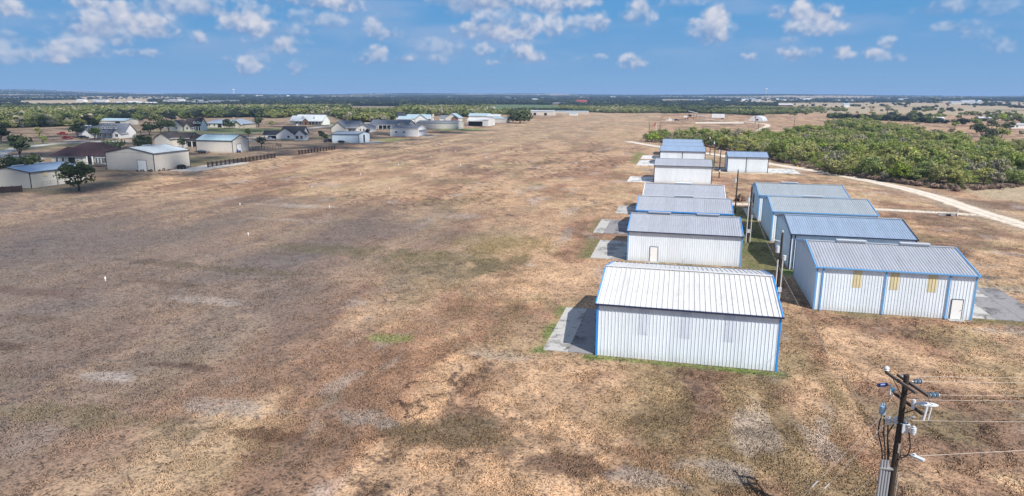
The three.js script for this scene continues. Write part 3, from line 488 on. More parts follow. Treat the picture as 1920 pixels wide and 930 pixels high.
// ---------------------------------------------------------------- houses of the residential street
function gableBlock(g, { x = 0, z = 0, w, d, eave, ridge, axis = 'x', wall = M.white_wall, roof, oh = .45, y = 0, noWall }) {
  const L = axis === 'x' ? w : d, S = axis === 'x' ? d : w, turn = axis === 'x' ? 0 : Math.PI / 2;
  const s = new THREE.Shape(); s.moveTo(-S / 2, 0); s.lineTo(S / 2, 0); s.lineTo(S / 2, eave); s.lineTo(0, ridge); s.lineTo(-S / 2, eave); s.closePath();
  if (!noWall) { const wg = new THREE.ExtrudeGeometry(s, { depth: L, bevelEnabled: false }).translate(0, 0, -L / 2).rotateY(Math.PI / 2), wp = wg.attributes.position, wu = wg.attributes.uv; for (let i = 0; i < wp.count; i++) wu.setXY(i, (wp.getX(i) + wp.getZ(i)) / 3, wp.getY(i) / 5.2); const o = part('wall', wg, wall, g); o.position.set(x, y, z); o.rotation.y = turn; }
  const tilt = Math.atan2(ridge - eave, S / 2), run = S / 2 + oh, sl = run / Math.cos(tilt), list = [];
  for (const k of [1, -1]) list.push(box(L + 2 * oh, .16, sl).rotateX(k * tilt).translate(0, ridge + .09 - Math.sin(tilt) * sl / 2, k * run / 2));
  const r = part('roof', merge(list), roof, g); r.position.set(x, y, z); r.rotation.y = turn;
  const f = part('fascia', merge([1, -1].map((k) => box(L + 2 * oh + .06, .2, .08, 0, ridge + .0 - Math.sin(tilt) * sl, k * run))), M.white_trim, g); f.position.set(x, y, z); f.rotation.y = turn;
  return r;
}
function hipBlock(g, { x = 0, z = 0, w, d, eave, ridge, wall, roof, oh = .5, noWall }) {
  if (!noWall) part('wall', box(w, eave, d, x, eave / 2, z), wall, g);
  const a = w / 2 + oh, b = d / 2 + oh, r = Math.max(0.3, (w - d) / 2), y0 = eave - .05, p = [[-a, y0, b], [a, y0, b], [a, y0, -b], [-a, y0, -b], [-r, ridge, 0], [r, ridge, 0]], f = [[0, 1, 5], [0, 5, 4], [1, 2, 5], [2, 3, 4], [2, 4, 5], [3, 0, 4], [0, 3, 2], [0, 2, 1]];
  const pos = []; for (const t of f) for (const k of t) pos.push(...p[k]);
  const geo = new THREE.BufferGeometry(); geo.setAttribute('position', new THREE.Float32BufferAttribute(pos, 3)); geo.setAttribute('uv', new THREE.Float32BufferAttribute(pos.flatMap((v, i) => i % 3 === 0 ? [pos[i] / 3, (pos[i + 2] + pos[i + 1]) / 3] : []), 2)); geo.computeVertexNormals();
  const o = part('roof', geo, roof, g); o.position.set(x, 0, z); return o;
}
function win(g, x, y, z, w, h, face = 'z', frameM = M.white_trim) { // face: the outward axis, z, x or -x
  const o = part('window', box(w, h, .06), M.dark_glass, g); o.position.set(x, y, z); o.rotation.y = face === 'x' ? Math.PI / 2 : face === '-x' ? -Math.PI / 2 : 0;
  part('frame', merge([box(w + .2, .12, .1, 0, h / 2 + .05, 0), box(w + .2, .14, .14, 0, -h / 2 - .06, 0), box(.1, h, .1, -w / 2 - .05, 0, 0), box(.1, h, .1, w / 2 + .05, 0, 0), box(.05, h, .09)]), frameM, o);
}
function posts(g, xs, z, h, r = .14, m = M.white_trim) { for (const x of xs) part('porch_post', box(r * 2, h, r * 2, 0, h / 2, 0), m, g).position.set(x, 0, z); }
function dormer(g, x, y, z, roof, wall = M.white_wall) { const d = gableBlock(g, { x, z, y, w: 1.7, d: 2.8, eave: 1.2, ridge: 2.0, axis: 'z', wall, roof, oh: .2 }); win(g, x, y + .65, z + 1.45, .8, .9); return d; }
{ // maroon hipped house
  const g = thing('house', 'cream house with a stepped maroon hipped roof behind the low cream hangar', 'house', [-189, 0, -190]);
  hipBlock(g, { x: -.5, w: 18.5, d: 12.5, eave: 3.1, ridge: 6.9, wall: M.cream_wall, roof: M.maroon_roof });
  hipBlock(g, { x: -3.5, z: 5, w: 12.5, d: 7, eave: 3.0, ridge: 5.6, wall: M.cream_wall, roof: M.maroon_roof }); hipBlock(g, { x: -9.5, z: -2, w: 9, d: 9, eave: 2.9, ridge: 5.2, wall: M.cream_wall, roof: M.brown_roof });
  for (const x of [-7.4, -5]) win(g, x, 1.6, 8.55, .9, 1.8); for (const x of [6.6, 7.8, 9.0, 9.9]) win(g, x, 1.7, 7.05, .75, 1.7);
  part('porch_opening', box(4.6, 2.4, .2), M.dark_inside, g).position.set(3.2, 1.3, 6.98); part('porch_opening', box(2.6, 2.4, .2), M.dark_inside, g).position.set(-1.6, 1.3, 8.45); posts(g, [1.2, 3.2, 5.4], 7.4, 2.9, .16); part('deck', box(11, .35, 3.2, 0, .2, 0), M.gray_wood, g).position.set(6, 0, 9);
  part('deck_railing', merge([box(11, .08, .08, 0, 1.25, 0), ...Array.from({ length: 18 }, (_, i) => box(.06, .9, .06, -5.4 + i * .63, .8, 0))]), M.fence_wood, g).position.set(6, 0, 10.5);
}
{ // gray house with three dormers
  const g = thing('house', 'pale house with gray blue roof, three dormers and a front porch', 'house', [-292, 0, -303], .10);
  gableBlock(g, { x: 4.2, z: 0, w: 16, d: 9, eave: 3.2, ridge: 7.2, roof: M.slate_roof }); gableBlock(g, { x: -8.5, z: 1, w: 10, d: 8, eave: 2.8, ridge: 5.8, roof: M.slate_roof });
  gableBlock(g, { x: -6.5, z: 5, w: 5.4, d: 6, eave: 2.6, ridge: 4.7, axis: 'z', roof: M.slate_roof }); gableBlock(g, { x: 9.8, z: 4.6, w: 4.6, d: 5, eave: 2.7, ridge: 4.5, axis: 'z', roof: M.slate_roof });
  gableBlock(g, { x: 2.4, z: 5.2, w: 10.6, d: 2.6, eave: 2.75, ridge: 2.95, roof: M.slate_roof, noWall: true, oh: .3 });
  for (const x of [.2, 3.4, 6.4]) dormer(g, x, 4.6, 2.6, M.slate_roof);
  posts(g, [-2.4, .6, 3.6, 6.6], 6.3, 2.8); for (const x of [-1, 2, 5]) win(g, x, 1.5, 4.55, 1.1, 1.5); win(g, 9.8, 1.5, 7.14, 1.6, 1.4); part('garage_door', box(2.6, 2.2, .1), M.dark_inside, g).position.set(-10.4, 1.15, 5.02); win(g, -13.52, 1.6, 1.5, 1.2, 1.3, '-x');
}
{
  const g = thing('house', 'white house with dark roof and two dormers beside the gray roofed house', 'house', [-297, 0, -372], .15);
  gableBlock(g, { x: 3, z: -1, w: 10, d: 9, eave: 3, ridge: 7.7, roof: M.brown_roof }); gableBlock(g, { x: -5.5, z: 2, w: 8.5, d: 9, eave: 3, ridge: 6.5, axis: 'z', roof: M.brown_roof, wall: M.cream_wall }); gableBlock(g, { x: 2, z: 4.2, w: 4.4, d: 6, eave: 2.7, ridge: 5.2, axis: 'z', roof: M.brown_roof, wall: M.cream_wall });
  dormer(g, 5, 4.3, 2.4, M.brown_roof); dormer(g, 7.3, 4.3, 2.4, M.brown_roof); win(g, -5.5, 1.9, 6.55, .9, 1.3); win(g, 2, 1.8, 7.25, 1.1, 1.4); posts(g, [4.8, 6.4, 8], 5.4, 2.7); part('porch_opening', box(3.4, 2.2, .12), M.dark_inside, g).position.set(6.4, 1.3, 3.53);
}
{
  const g = thing('house', 'long house with a gray blue hipped roof behind a round dark tree', 'house', [-300, 0, -416], 0);
  hipBlock(g, { x: -5, z: 0, w: 22, d: 10, eave: 2.8, ridge: 5.3, wall: M.cream_wall, roof: M.metal_roof }); hipBlock(g, { x: 9, z: 1, w: 14, d: 12, eave: 2.8, ridge: 6, wall: M.stone_wall, roof: M.metal_roof }); gableBlock(g, { x: 11, z: 6.6, w: 6, d: 5, eave: 2.7, ridge: 5, axis: 'z', wall: M.stone_wall, roof: M.metal_roof });
  part('garage_door', box(2.4, 2.2, .1), M.cream_wall, g).position.set(11, 1.2, 9.15); for (const x of [-13, -9, -2]) win(g, x, 1.6, 5.04, 1.3, 1.3); part('porch_opening', box(3, 2.3, .12), M.dark_inside, g).position.set(-5, 1.25, 5.02); part('chimney', box(1, 1.6, 1, 0, 0, 0), M.stone_wall, g).position.set(2, 6, -1);
}
{
  const g = thing('house', 'white house with black roof and an open carport on its left', 'house', [-192.6, 0, -313], .30);
  gableBlock(g, { x: 3, z: 0, w: 10.5, d: 12.5, eave: 3.1, ridge: 6.7, roof: M.charcoal_roof }); gableBlock(g, { x: 0, z: 3.2, w: 9, d: 8, eave: 3, ridge: 6, axis: 'z', roof: M.charcoal_roof }); gableBlock(g, { x: 7, z: 4, w: 5, d: 5.5, eave: 2.9, ridge: 5.3, axis: 'z', roof: M.charcoal_roof });
  gableBlock(g, { x: -7.6, z: 1.5, w: 7, d: 7, eave: 2.7, ridge: 4.6, roof: M.charcoal_roof, noWall: true }); part('carport_back', box(6.6, 2.6, .2, 0, 1.3, 0), M.dark_inside, g).position.set(-7.6, 0, -1.6); posts(g, [-10.8, -7.6, -4.7], 4.8, 2.65, .12, M.gray_wood);
  win(g, 5.6, 1.6, 6.8, 1.4, 1.5); win(g, 7.8, 1.6, 6.8, 1.1, 1.5); win(g, 8.32, 1.6, -2, 1.3, 1.4, 'x'); part('stone_base', box(8.9, 1, .1, 0, .5, 0), M.stone_wall, g).position.set(0, 0, 7.24); win(g, 1.6, 1.9, 7.24, 1.1, 1.0); part('chimney', box(.8, 1.5, .8), M.white_wall, g).position.set(4, 7, -2);
}
{
  const g = thing('house', 'wide white house with silver metal roof and a brown gabled porch in front of trees', 'house', [-272, 0, -473]);
  gableBlock(g, { x: 1.5, w: 23, d: 11, eave: 3.1, ridge: 7.1, roof: M.light_roof, wall: M.white_wall }); gableBlock(g, { x: -11.8, z: .5, w: 5, d: 9, eave: 2.9, ridge: 6.3, roof: M.light_roof, wall: M.cream_wall });
  gableBlock(g, { x: 1.5, z: 6.8, w: 23.5, d: 2.6, eave: 2.75, ridge: 3.0, roof: M.light_roof, noWall: true, oh: .2 }); gableBlock(g, { x: 1, z: 7, w: 4.4, d: 4, eave: 3.0, ridge: 4.9, axis: 'z', roof: M.light_roof, wall: M.brick_brown });
  dormer(g, -3.6, 4.2, 3, M.light_roof); dormer(g, 5.4, 4.2, 3, M.light_roof); posts(g, [-9, -6, -3, 5, 8, 11, 12.8], 7.9, 2.75, .12, M.stone_wall); for (const x of [-8, -5, 5, 8, 11]) win(g, x, 1.5, 5.56, 1.3, 1.6); part('door', box(1.2, 2.3, .1), M.dark_inside, g).position.set(1, 1.2, 9.05);
}
{
  const g = thing('house', 'white cottage with brown gray roof between the two beige hangars', 'house', [-214, 0, -262], .12);
  gableBlock(g, { x: -5, z: 1.5, w: 7, d: 11, eave: 3.9, ridge: 6, axis: 'z', roof: M.brown_roof, wall: M.cream_wall }); gableBlock(g, { x: 1.8, z: 0, w: 8, d: 8, eave: 3.9, ridge: 5.8, roof: M.brown_roof, wall: M.cream_wall }); hipBlock(g, { x: 7.6, z: .5, w: 8, d: 9, eave: 2.7, ridge: 5.3, wall: M.white_wall, roof: M.brown_roof });
  posts(g, [5.2, 8, 10.8], 6.0, 2.5, .16); part('porch_opening', box(5, 2.1, .12), M.dark_inside, g).position.set(8, 1.2, 5.02); for (const x of [.4, 3]) win(g, x, 2.9, 4.05, .7, .7);
}
{
  const g = thing('house', 'large house with gray metal gable roof behind the small blue hangar', 'house', [-196, 0, -391]);
  gableBlock(g, { x: -2, z: 0, w: 15, d: 14, eave: 3.0, ridge: 6.5, axis: 'x', roof: M.slate_roof, wall: M.cream_wall }); gableBlock(g, { x: -5, z: 5, w: 9, d: 10, eave: 2.9, ridge: 6.2, axis: 'z', roof: M.slate_roof, wall: M.cream_wall }); gableBlock(g, { x: 8, z: -1, w: 9, d: 9, eave: 2.6, ridge: 4.8, axis: 'z', roof: M.slate_roof, wall: M.white_wall });
  for (const x of [2.4, 4.4]) win(g, x, 1.5, 7.05, 1.1, 1.3); for (const x of [6.4, 8.6, 10.6]) win(g, x, 1.4, 3.55, .9, 1.4); part('porch_opening', box(3.4, 2, .12), M.dark_inside, g).position.set(2, 1.1, 7.02);
}
{
  const g = thing('house', 'long low house with a gray roof and small gable behind the white hangar', 'house', [-187, 0, -432]);
  gableBlock(g, { x: -1, w: 27, d: 12, eave: 2.9, ridge: 5.7, roof: M.slate_roof, wall: M.white_wall }); gableBlock(g, { x: 9, z: 5, w: 8, d: 8, eave: 2.8, ridge: 5, axis: 'z', roof: M.slate_roof, wall: M.cream_wall }); part('porch_opening', box(12, 2, .12), M.dark_inside, g).position.set(-2, 1.2, 6.03); posts(g, [-8, -5, -2, 1, 4], 6.9, 2.7); win(g, 9, 3.6, 9.05, .9, .8);
}
{
  const g = thing('house', 'distant cream house with a dark blue hipped roof among the trees', 'house', [-259, 0, -609]);
  hipBlock(g, { w: 17, d: 12, eave: 2.9, ridge: 6.3, wall: M.cream_wall, roof: M.charcoal_roof }); hipBlock(g, { x: -5, z: 4.5, w: 6, d: 6, eave: 2.7, ridge: 4.6, wall: M.cream_wall, roof: M.charcoal_roof }); gableBlock(g, { x: 11.2, z: 1, w: 4, d: 6, eave: 2.6, ridge: 4, axis: 'z', wall: M.cream_wall, roof: M.teal_roof }); for (const x of [-1, 2, 5]) win(g, x, 1.4, 6.05, 1.4, 1.5);
}
{
  const g = thing('house', 'pale house with blue green metal roofs behind the long beige hangar', 'house', [-208, 0, -538]);
  gableBlock(g, { x: -2, w: 20, d: 13, eave: 3.2, ridge: 6.2, axis: 'x', roof: M.teal_roof, wall: M.white_wall }); gableBlock(g, { x: 3, z: 5, w: 10, d: 9, eave: 3.2, ridge: 6.6, axis: 'z', roof: M.teal_roof, wall: M.white_wall }); gableBlock(g, { x: -12, z: 4, w: 12, d: 9, eave: 2.8, ridge: 4.8, roof: M.teal_roof, wall: M.white_wall }); part('chimney', box(1.2, 2.6, 1.2), M.cream_wall, g).position.set(9.5, 5.4, -1);
}
{
  const g = thing('house', 'pale house with a green gable roof behind the open white hangar', 'house', [-193, 0, -573]);
  gableBlock(g, { x: 1, w: 12, d: 11, eave: 3, ridge: 6.4, axis: 'z', roof: M.teal_roof, wall: M.cream_wall }); gableBlock(g, { x: -7, z: -1, w: 8, d: 8, eave: 2.6, ridge: 4.6, roof: M.slate_roof, wall: M.white_wall }); gableBlock(g, { x: 4, z: 5, w: 5, d: 5, eave: 2.5, ridge: 4.2, axis: 'z', roof: M.brown_roof, wall: M.brick_brown });
}
{
  const g = thing('house', 'low white house with pale metal roof left of the big oak', 'house', [-186, 0, -634]);
  gableBlock(g, { w: 20, d: 10, eave: 2.9, ridge: 4.9, roof: M.teal_roof, wall: M.white_wall }); gableBlock(g, { x: 15, z: 4, w: 12, d: 8, eave: 2.6, ridge: 4.2, roof: M.light_roof, wall: M.cream_wall });
}
function barn(label, x, z, w, d, eave, ridge, wall, roof, o = {}) {
  const g = thing(o.name || 'barn', label, o.cat || 'barn', [x, landHeight(x, z), z], o.ry || 0, o.group);
  gableBlock(g, { w, d, eave, ridge, axis: o.axis || 'x', wall, roof, oh: .3 });
  for (const q of o.open || []) part('doorway', box(q[1], q[2], .1), M.dark_inside, g).position.set(q[0], q[2] / 2, d / 2 + .06);
  for (const q of o.win || []) win(g, q, 1.6, d / 2 + .05, 1.2, 1.1);
  return g;
}
barn('low pale barn behind the gray house with three dormers', -404, -428, 26, 12, 3, 4.4, M.cream_wall, M.teal_roof, { open: [[6, 4, 2.6]] });
barn('white shed left of the low pale barn on the left', -352, -352, 8, 7, 2.4, 3.3, M.white_wall, M.light_roof, {});
barn('gray roofed cream building left of the white house with two dormers', -322, -392, 20, 10, 3.2, 4.8, M.cream_wall, M.slate_roof, { win: [-6, 0, 6] });
barn('long beige building with a flat pale roof right of the big oak', -150, -757, 26, 12, 4.6, 5.4, M.beige_steel, M.light_roof, { open: [[-8, 3, 2.8], [4, 3, 2.8]] });
barn('very long low pale building behind the far end of the grass strip', -134, -842, 46, 9, 2.5, 3.1, M.beige_steel, M.teal_roof, {});
barn('small white shed at the end of the grass strip beside the beige building', -118, -770, 9, 6, 2.2, 3, M.white_wall, M.teal_roof, {});
barn('white flat roofed barn among the trees behind the row', -307, -872, 24, 14, 4, 5.2, M.white_wall, M.light_roof, { open: [[-5, 4, 3]] });
barn('small white building right of the white barn among the trees', -277, -985, 20, 10, 3.4, 4.4, M.white_wall, M.light_roof, {});
barn('distant red roofed barn with white front beyond the dark woods', -241, -1702, 26, 18, 4, 9.5, M.rust_red, M.rust_red, { open: [[0, 6, 3]] });
barn('long white low building right of the distant red barn', -186, -1730, 22, 12, 3, 3.8, M.white_wall, M.light_roof, {});
barn('brown roofed distant building left of the distant red barn', -262, -1500, 26, 12, 3.4, 5.2, M.brick_brown, M.slate_roof, {});
barn('distant red barn on the right with a white roof', 188, -1412, 24, 14, 4.6, 6.6, M.rust_red, M.light_roof, { open: [[3, 4, 3]] });
barn('tall narrow white house at the edge of the distant trees on the right', 307, -1470, 10, 10, 5.2, 7.6, M.white_wall, M.teal_roof, { name: 'house', cat: 'house' });
barn('white barn with pale roof in the tan field behind the thicket', 216, -690, 17, 9, 3, 4.2, M.white_wall, M.white_roof, { open: [[6.5, 2, 2]] });
barn('dark open fronted shed in the tan field on the right', 269, -725, 10, 7, 3, 3.9, M.brick_brown, M.light_roof, { open: [[0, 8.6, 2.6]] });
barn('white trailer house at the right edge beyond the thicket', 238, -574, 15, 6, 2.8, 3.4, M.white_wall, M.light_roof, { name: 'house', cat: 'house', win: [-4, 2] });
barn('long distant barn with a bright blue roof on the far right', 743, -2145, 70, 26, 4.4, 6.4, M.cream_wall, M.bright_blue_roof, {});
{
  const R = rng(404); let made = 0; // pale far farmsteads, a few pixels each, scattered over the plain
  for (const [x, z, n] of [[-676,-821,2],[-1007,-1180,7],[-1130,-1400,6],[-1288,-1528,4],[-1490,-1560,4],[-1700,-2500,4],[-2300,-3300,5],[-1300,-3200,3],[-700,-3400,4],[-300,-3800,5],[150,-2600,5],[420,-2900,6],[700,-3300,5],[900,-2500,3],[260,-3500,5],[-520,-2400,3],[1150,-3600,5]]) for (let i = 0; i < n; i++) {
    const px = x + (R() - .5) * 260 * (z / -2000 + .2), pz = z + (R() - .5) * 300 * (z / -2000 + .2), w = 12 + 20 * R();
    barn('small pale farm building far off on the plain', px, pz, w, 9 + 5 * R(), 3.2 + R() * 1.6, 5 + 2 * R(), R() < .75 ? M.white_wall : M.cream_wall, [M.light_roof, M.white_roof, M.slate_roof][Math.floor(R() * 3)], { group: 'pale far farm buildings', name: 'farm_building', cat: 'building', ry: R() * .8 - .4 }); made++;
  }
}
{ // water towers on the horizon
  for (const [x, z, h, label] of [[700, -6500, 60, 'white water tower on the horizon right of center'], [-3900, -5490, 62, 'white water tower on the horizon left of center']]) {
    const y = landHeight(x, z), g = thing('water_tower', label, 'water tower', [x, y, z]);
    part('shaft', cyl(3.5, 2.2, h * .7, 0, 0, 0, 12), M.white_paint, g);
    part('tank', new THREE.SphereGeometry(11, 18, 12).scale(1, .62, 1).translate(0, h * .7 + 5, 0), M.white_paint, g);
  }
}

// ---------------------------------------------------------------- the yard beyond the thicket
{ // quonset hut
  const g = thing('quonset_hut', 'white arched quonset hut with a dark window at the end of the winding track', 'hut', [63.5, 0, -651], -.35);
  const s = new THREE.Shape(); s.moveTo(-6.2, 0); s.absellipse(0, 0, 6.2, 4.6, Math.PI, 0, true); s.closePath();
  part('shell', new THREE.ExtrudeGeometry(s, { depth: 15, bevelEnabled: false, curveSegments: 22 }).translate(0, 0, -15), M.light_roof, g);
  for (let i = 0; i < 8; i++) part('rib', new THREE.TorusGeometry(6.25, .06, 5, 26, Math.PI).scale(1, 4.65 / 6.25, 1).translate(0, 0, -.4 - i * 2), M.white_steel, g);
  part('end_wall', new THREE.ExtrudeGeometry(s, { depth: .1, bevelEnabled: false, curveSegments: 22 }).translate(0, 0, .02), M.white_paint, g);
  win(g, 1.2, 1.5, .2, 2, 1.4); part('door', box(1, 2.1, .1), M.door_white, g).position.set(-2, 1.05, .18); part('vent', box(.9, .9, .1), M.dark_inside, g).position.set(-.6, 3.3, .18);
}
{
  const g = thing('box_trailer', 'white box trailer with gray end, standing in the yard past the thicket', 'trailer', [33.6, 0, -703], -.12);
  part('body', box(12, 3.6, 3.2, 0, 2.9, 0), M.white_paint, g); part('end_wall', box(.1, 3.5, 3.1, -6.06, 2.9, 0), M.slate_roof, g); for (const x of [-5.9, -2, 2, 5.9]) part('rail', box(.08, 3.6, .06, x, 2.9, 1.63), M.galvanized, g);
  for (const x of [3.2, 4.6]) for (const z of [-1.2, 1.2]) part('wheel', new THREE.CylinderGeometry(.5, .5, .35, 14).rotateX(Math.PI / 2).translate(x, .5, z), M.rubber, g);
  part('landing_leg', box(.16, 1.1, .16, -3.6, .55, 1), M.black_trim, g); part('landing_leg', box(.16, 1.1, .16, -3.6, .55, -1), M.black_trim, g);
}
{ // sorting conveyor
  const g = thing('conveyor_machine', 'gravel screening machine with a long rising conveyor left of the box trailer', 'machine', [11, 0, -690]);
  part('conveyor', rod(V(-4, 3.9, 0), V(13.5, 2.4, 0), .45, .45, 6), M.galvanized, g); part('conveyor', rod(V(-6, 7.6, .5), V(3.2, 5.6, .5), .35, .35, 6), M.galvanized, g);
  part('hopper', new THREE.CylinderGeometry(2.2, 1.1, 2, 4).rotateY(Math.PI / 4).translate(-4, 3.2, 0), M.black_trim, g); part('chassis', box(11, .5, 2.2, -3.2, 1.2, 0), M.rust_red, g); part('engine_box', box(3, 1.6, 2, -8, 2.2, 0), M.white_paint, g);
  for (const [x, y] of [[-5.6, 7.3], [-3, 6.7], [-.5, 6.2], [2, 5.6]]) part('strut', rod(V(x, .8, .5), V(x, y, .5), .12), M.black_trim, g);
  for (const [x, y] of [[5, 3.1], [10, 2.6]]) part('strut', rod(V(x, 0, 0), V(x, y, 0), .1), M.black_trim, g); for (const x of [-8.5, -6, -1]) part('wheel', new THREE.CylinderGeometry(.55, .55, .5, 12).rotateX(Math.PI / 2).translate(x, .55, 1), M.rubber, g);
}
{ // bales
  const m = M.hay_wrap, geo = new THREE.CylinderGeometry(.74, .74, 1.5, 14).rotateZ(Math.PI / 2).translate(0, .72, 0); let b0;
  for (let i = 0; i < 23; i++) { const t = i / 22, x = lerp(10.8, 46.6, t), z = lerp(-570, -581.5, t); if (!b0) { b0 = solo('hay_bale', geo, m, 'white wrapped round bale in the long row before the quonset hut', 'bale', 'white bales in a long row'); b0.position.set(x, 0, z); b0.rotation.y = .31; } else { const c = copyOf(b0); c.position.set(x, 0, z); } }
}
{ // windsock
  const g = thing('windsock', 'red windsock drooping from a pale pole beside the grass strip', 'windsock', [-16.5, 0, -468]);
  part('pole', cyl(.12, .07, 4.6, 0, 0, 0, 8), M.white_paint, g); part('hoop', new THREE.TorusGeometry(.5, .05, 6, 14).rotateY(Math.PI / 2).translate(-.3, 4.6, 0), M.galvanized, g);
  part('sock', new THREE.CylinderGeometry(.5, .24, 2.4, 12, 1, true).rotateZ(-.5).translate(-.95, 3.6, 0), M.windsock_red, g);
}
// ---------------------------------------------------------------- utility poles and wires
function plainPole(x, z, h, label, o = {}) {
  const g = thing('utility_pole', label, 'utility pole', [x, 0, z]);
  part('pole', cyl(.16, .11, h, 0, 0, 0, 8), M.pole_wood, g);
  if (o.arm) part('crossarm', box(o.arm, .12, .1, 0, h - .35, 0), M.pole_wood, g);
  if (o.can) { const c = part('transformer', merge([cyl(.21, .21, .72, -.36, h * .72, .05, 12), cyl(.04, .03, .2, -.30, h * .72 + .72, .1, 6), cyl(.04, .03, .2, -.42, h * .72 + .72, 0, 6)]), o.canM || M.transformer_gray, g); }
  for (const s of o.conduit || []) part('conduit', cyl(.075, .075, h * s[1], s[0], 0, .17, 8), M.conduit_pale, g);
  if (o.pin) part('insulator', merge([cyl(.05, .04, .22, 0, h, 0, 6), cyl(.10, .08, .16, 0, h + .1, 0, 8)]), M.porcelain_white, g);
  if (o.light) part('street_light', merge([rod(V(0, h - .3, 0), V(-1.1, h, 0), .035), box(.5, .12, .22, -1.25, h, 0)]), M.transformer_gray, g);
  if (o.meter) part('meter_box', box(.4, .55, .25, o.meter[0], o.meter[1], .12), M.transformer_gray, g);
  return g;
}
plainPole(11.5, -79.4, 8.1, 'slim pole with gray transformers and two pale conduits right of the nearest hangar', { can: true, conduit: [[-.26, .62], [.26, .66]], pin: true });
{ const g = scene.children[scene.children.length - 1]; part('fuse_cutout', merge([rod(V(-.2, 7.1, 0), V(-.95, 7.3, .1), .03), rod(V(-.9, 7.5, .1), V(-1, 7.0, .1), .06)]), M.porcelain_white, g); part('transformer', cyl(.2, .2, .55, .4, 5.0, .1, 10), M.transformer_gray, g); part('meter_box', box(.4, .5, .25, .2, 1.6, .22), M.transformer_gray, g); }
plainPole(11.2, -112.5, 9.0, 'tall double conduit pole with pale blue transformer between the two rows', { can: true, canM: M.transformer_gray, conduit: [[-.3, .9], [.3, .5]], meter: [0, 1.9] });
plainPole(11.2, -140.9, 8.6, 'dark wooden pole with a white transformer beside the wood pile', { can: true, canM: M.transformer_gray, pin: true });
plainPole(11.0, -201.8, 9.8, 'pole with a white transformer right of the black trimmed hangar', { can: true, canM: M.transformer_gray, meter: [.1, 2] });
plainPole(11.0, -236.2, 9.9, 'pole right of the nearest blue roofed hangar', { pin: true, can: true, canM: M.transformer_gray });
plainPole(11.2, -279.2, 8.6, 'pole with a white transformer behind the blue roofed hangars', { can: true, canM: M.transformer_gray });
plainPole(27.4, -305.8, 8.2, 'bare dark pole standing in the thicket behind the black trimmed hangar', { pin: true });
plainPole(46.9, -461.9, 6.4, 'short dark pole beside the winding track', {});
plainPole(56.2, -580.9, 8.0, 'thin pole in front of the quonset hut', {});
plainPole(75, -511, 7, 'dark pole at the far edge of the thicket', {});
plainPole(-19.5, -434.7, 6, 'dark post left of the red windsock', {});
plainPole(-12.1, -405.1, 7.6, 'dark tall post right of the red windsock', {});
plainPole(-257.4, -286.5, 5.4, 'pale street lamp right of the gray house with three dormers', { light: true });

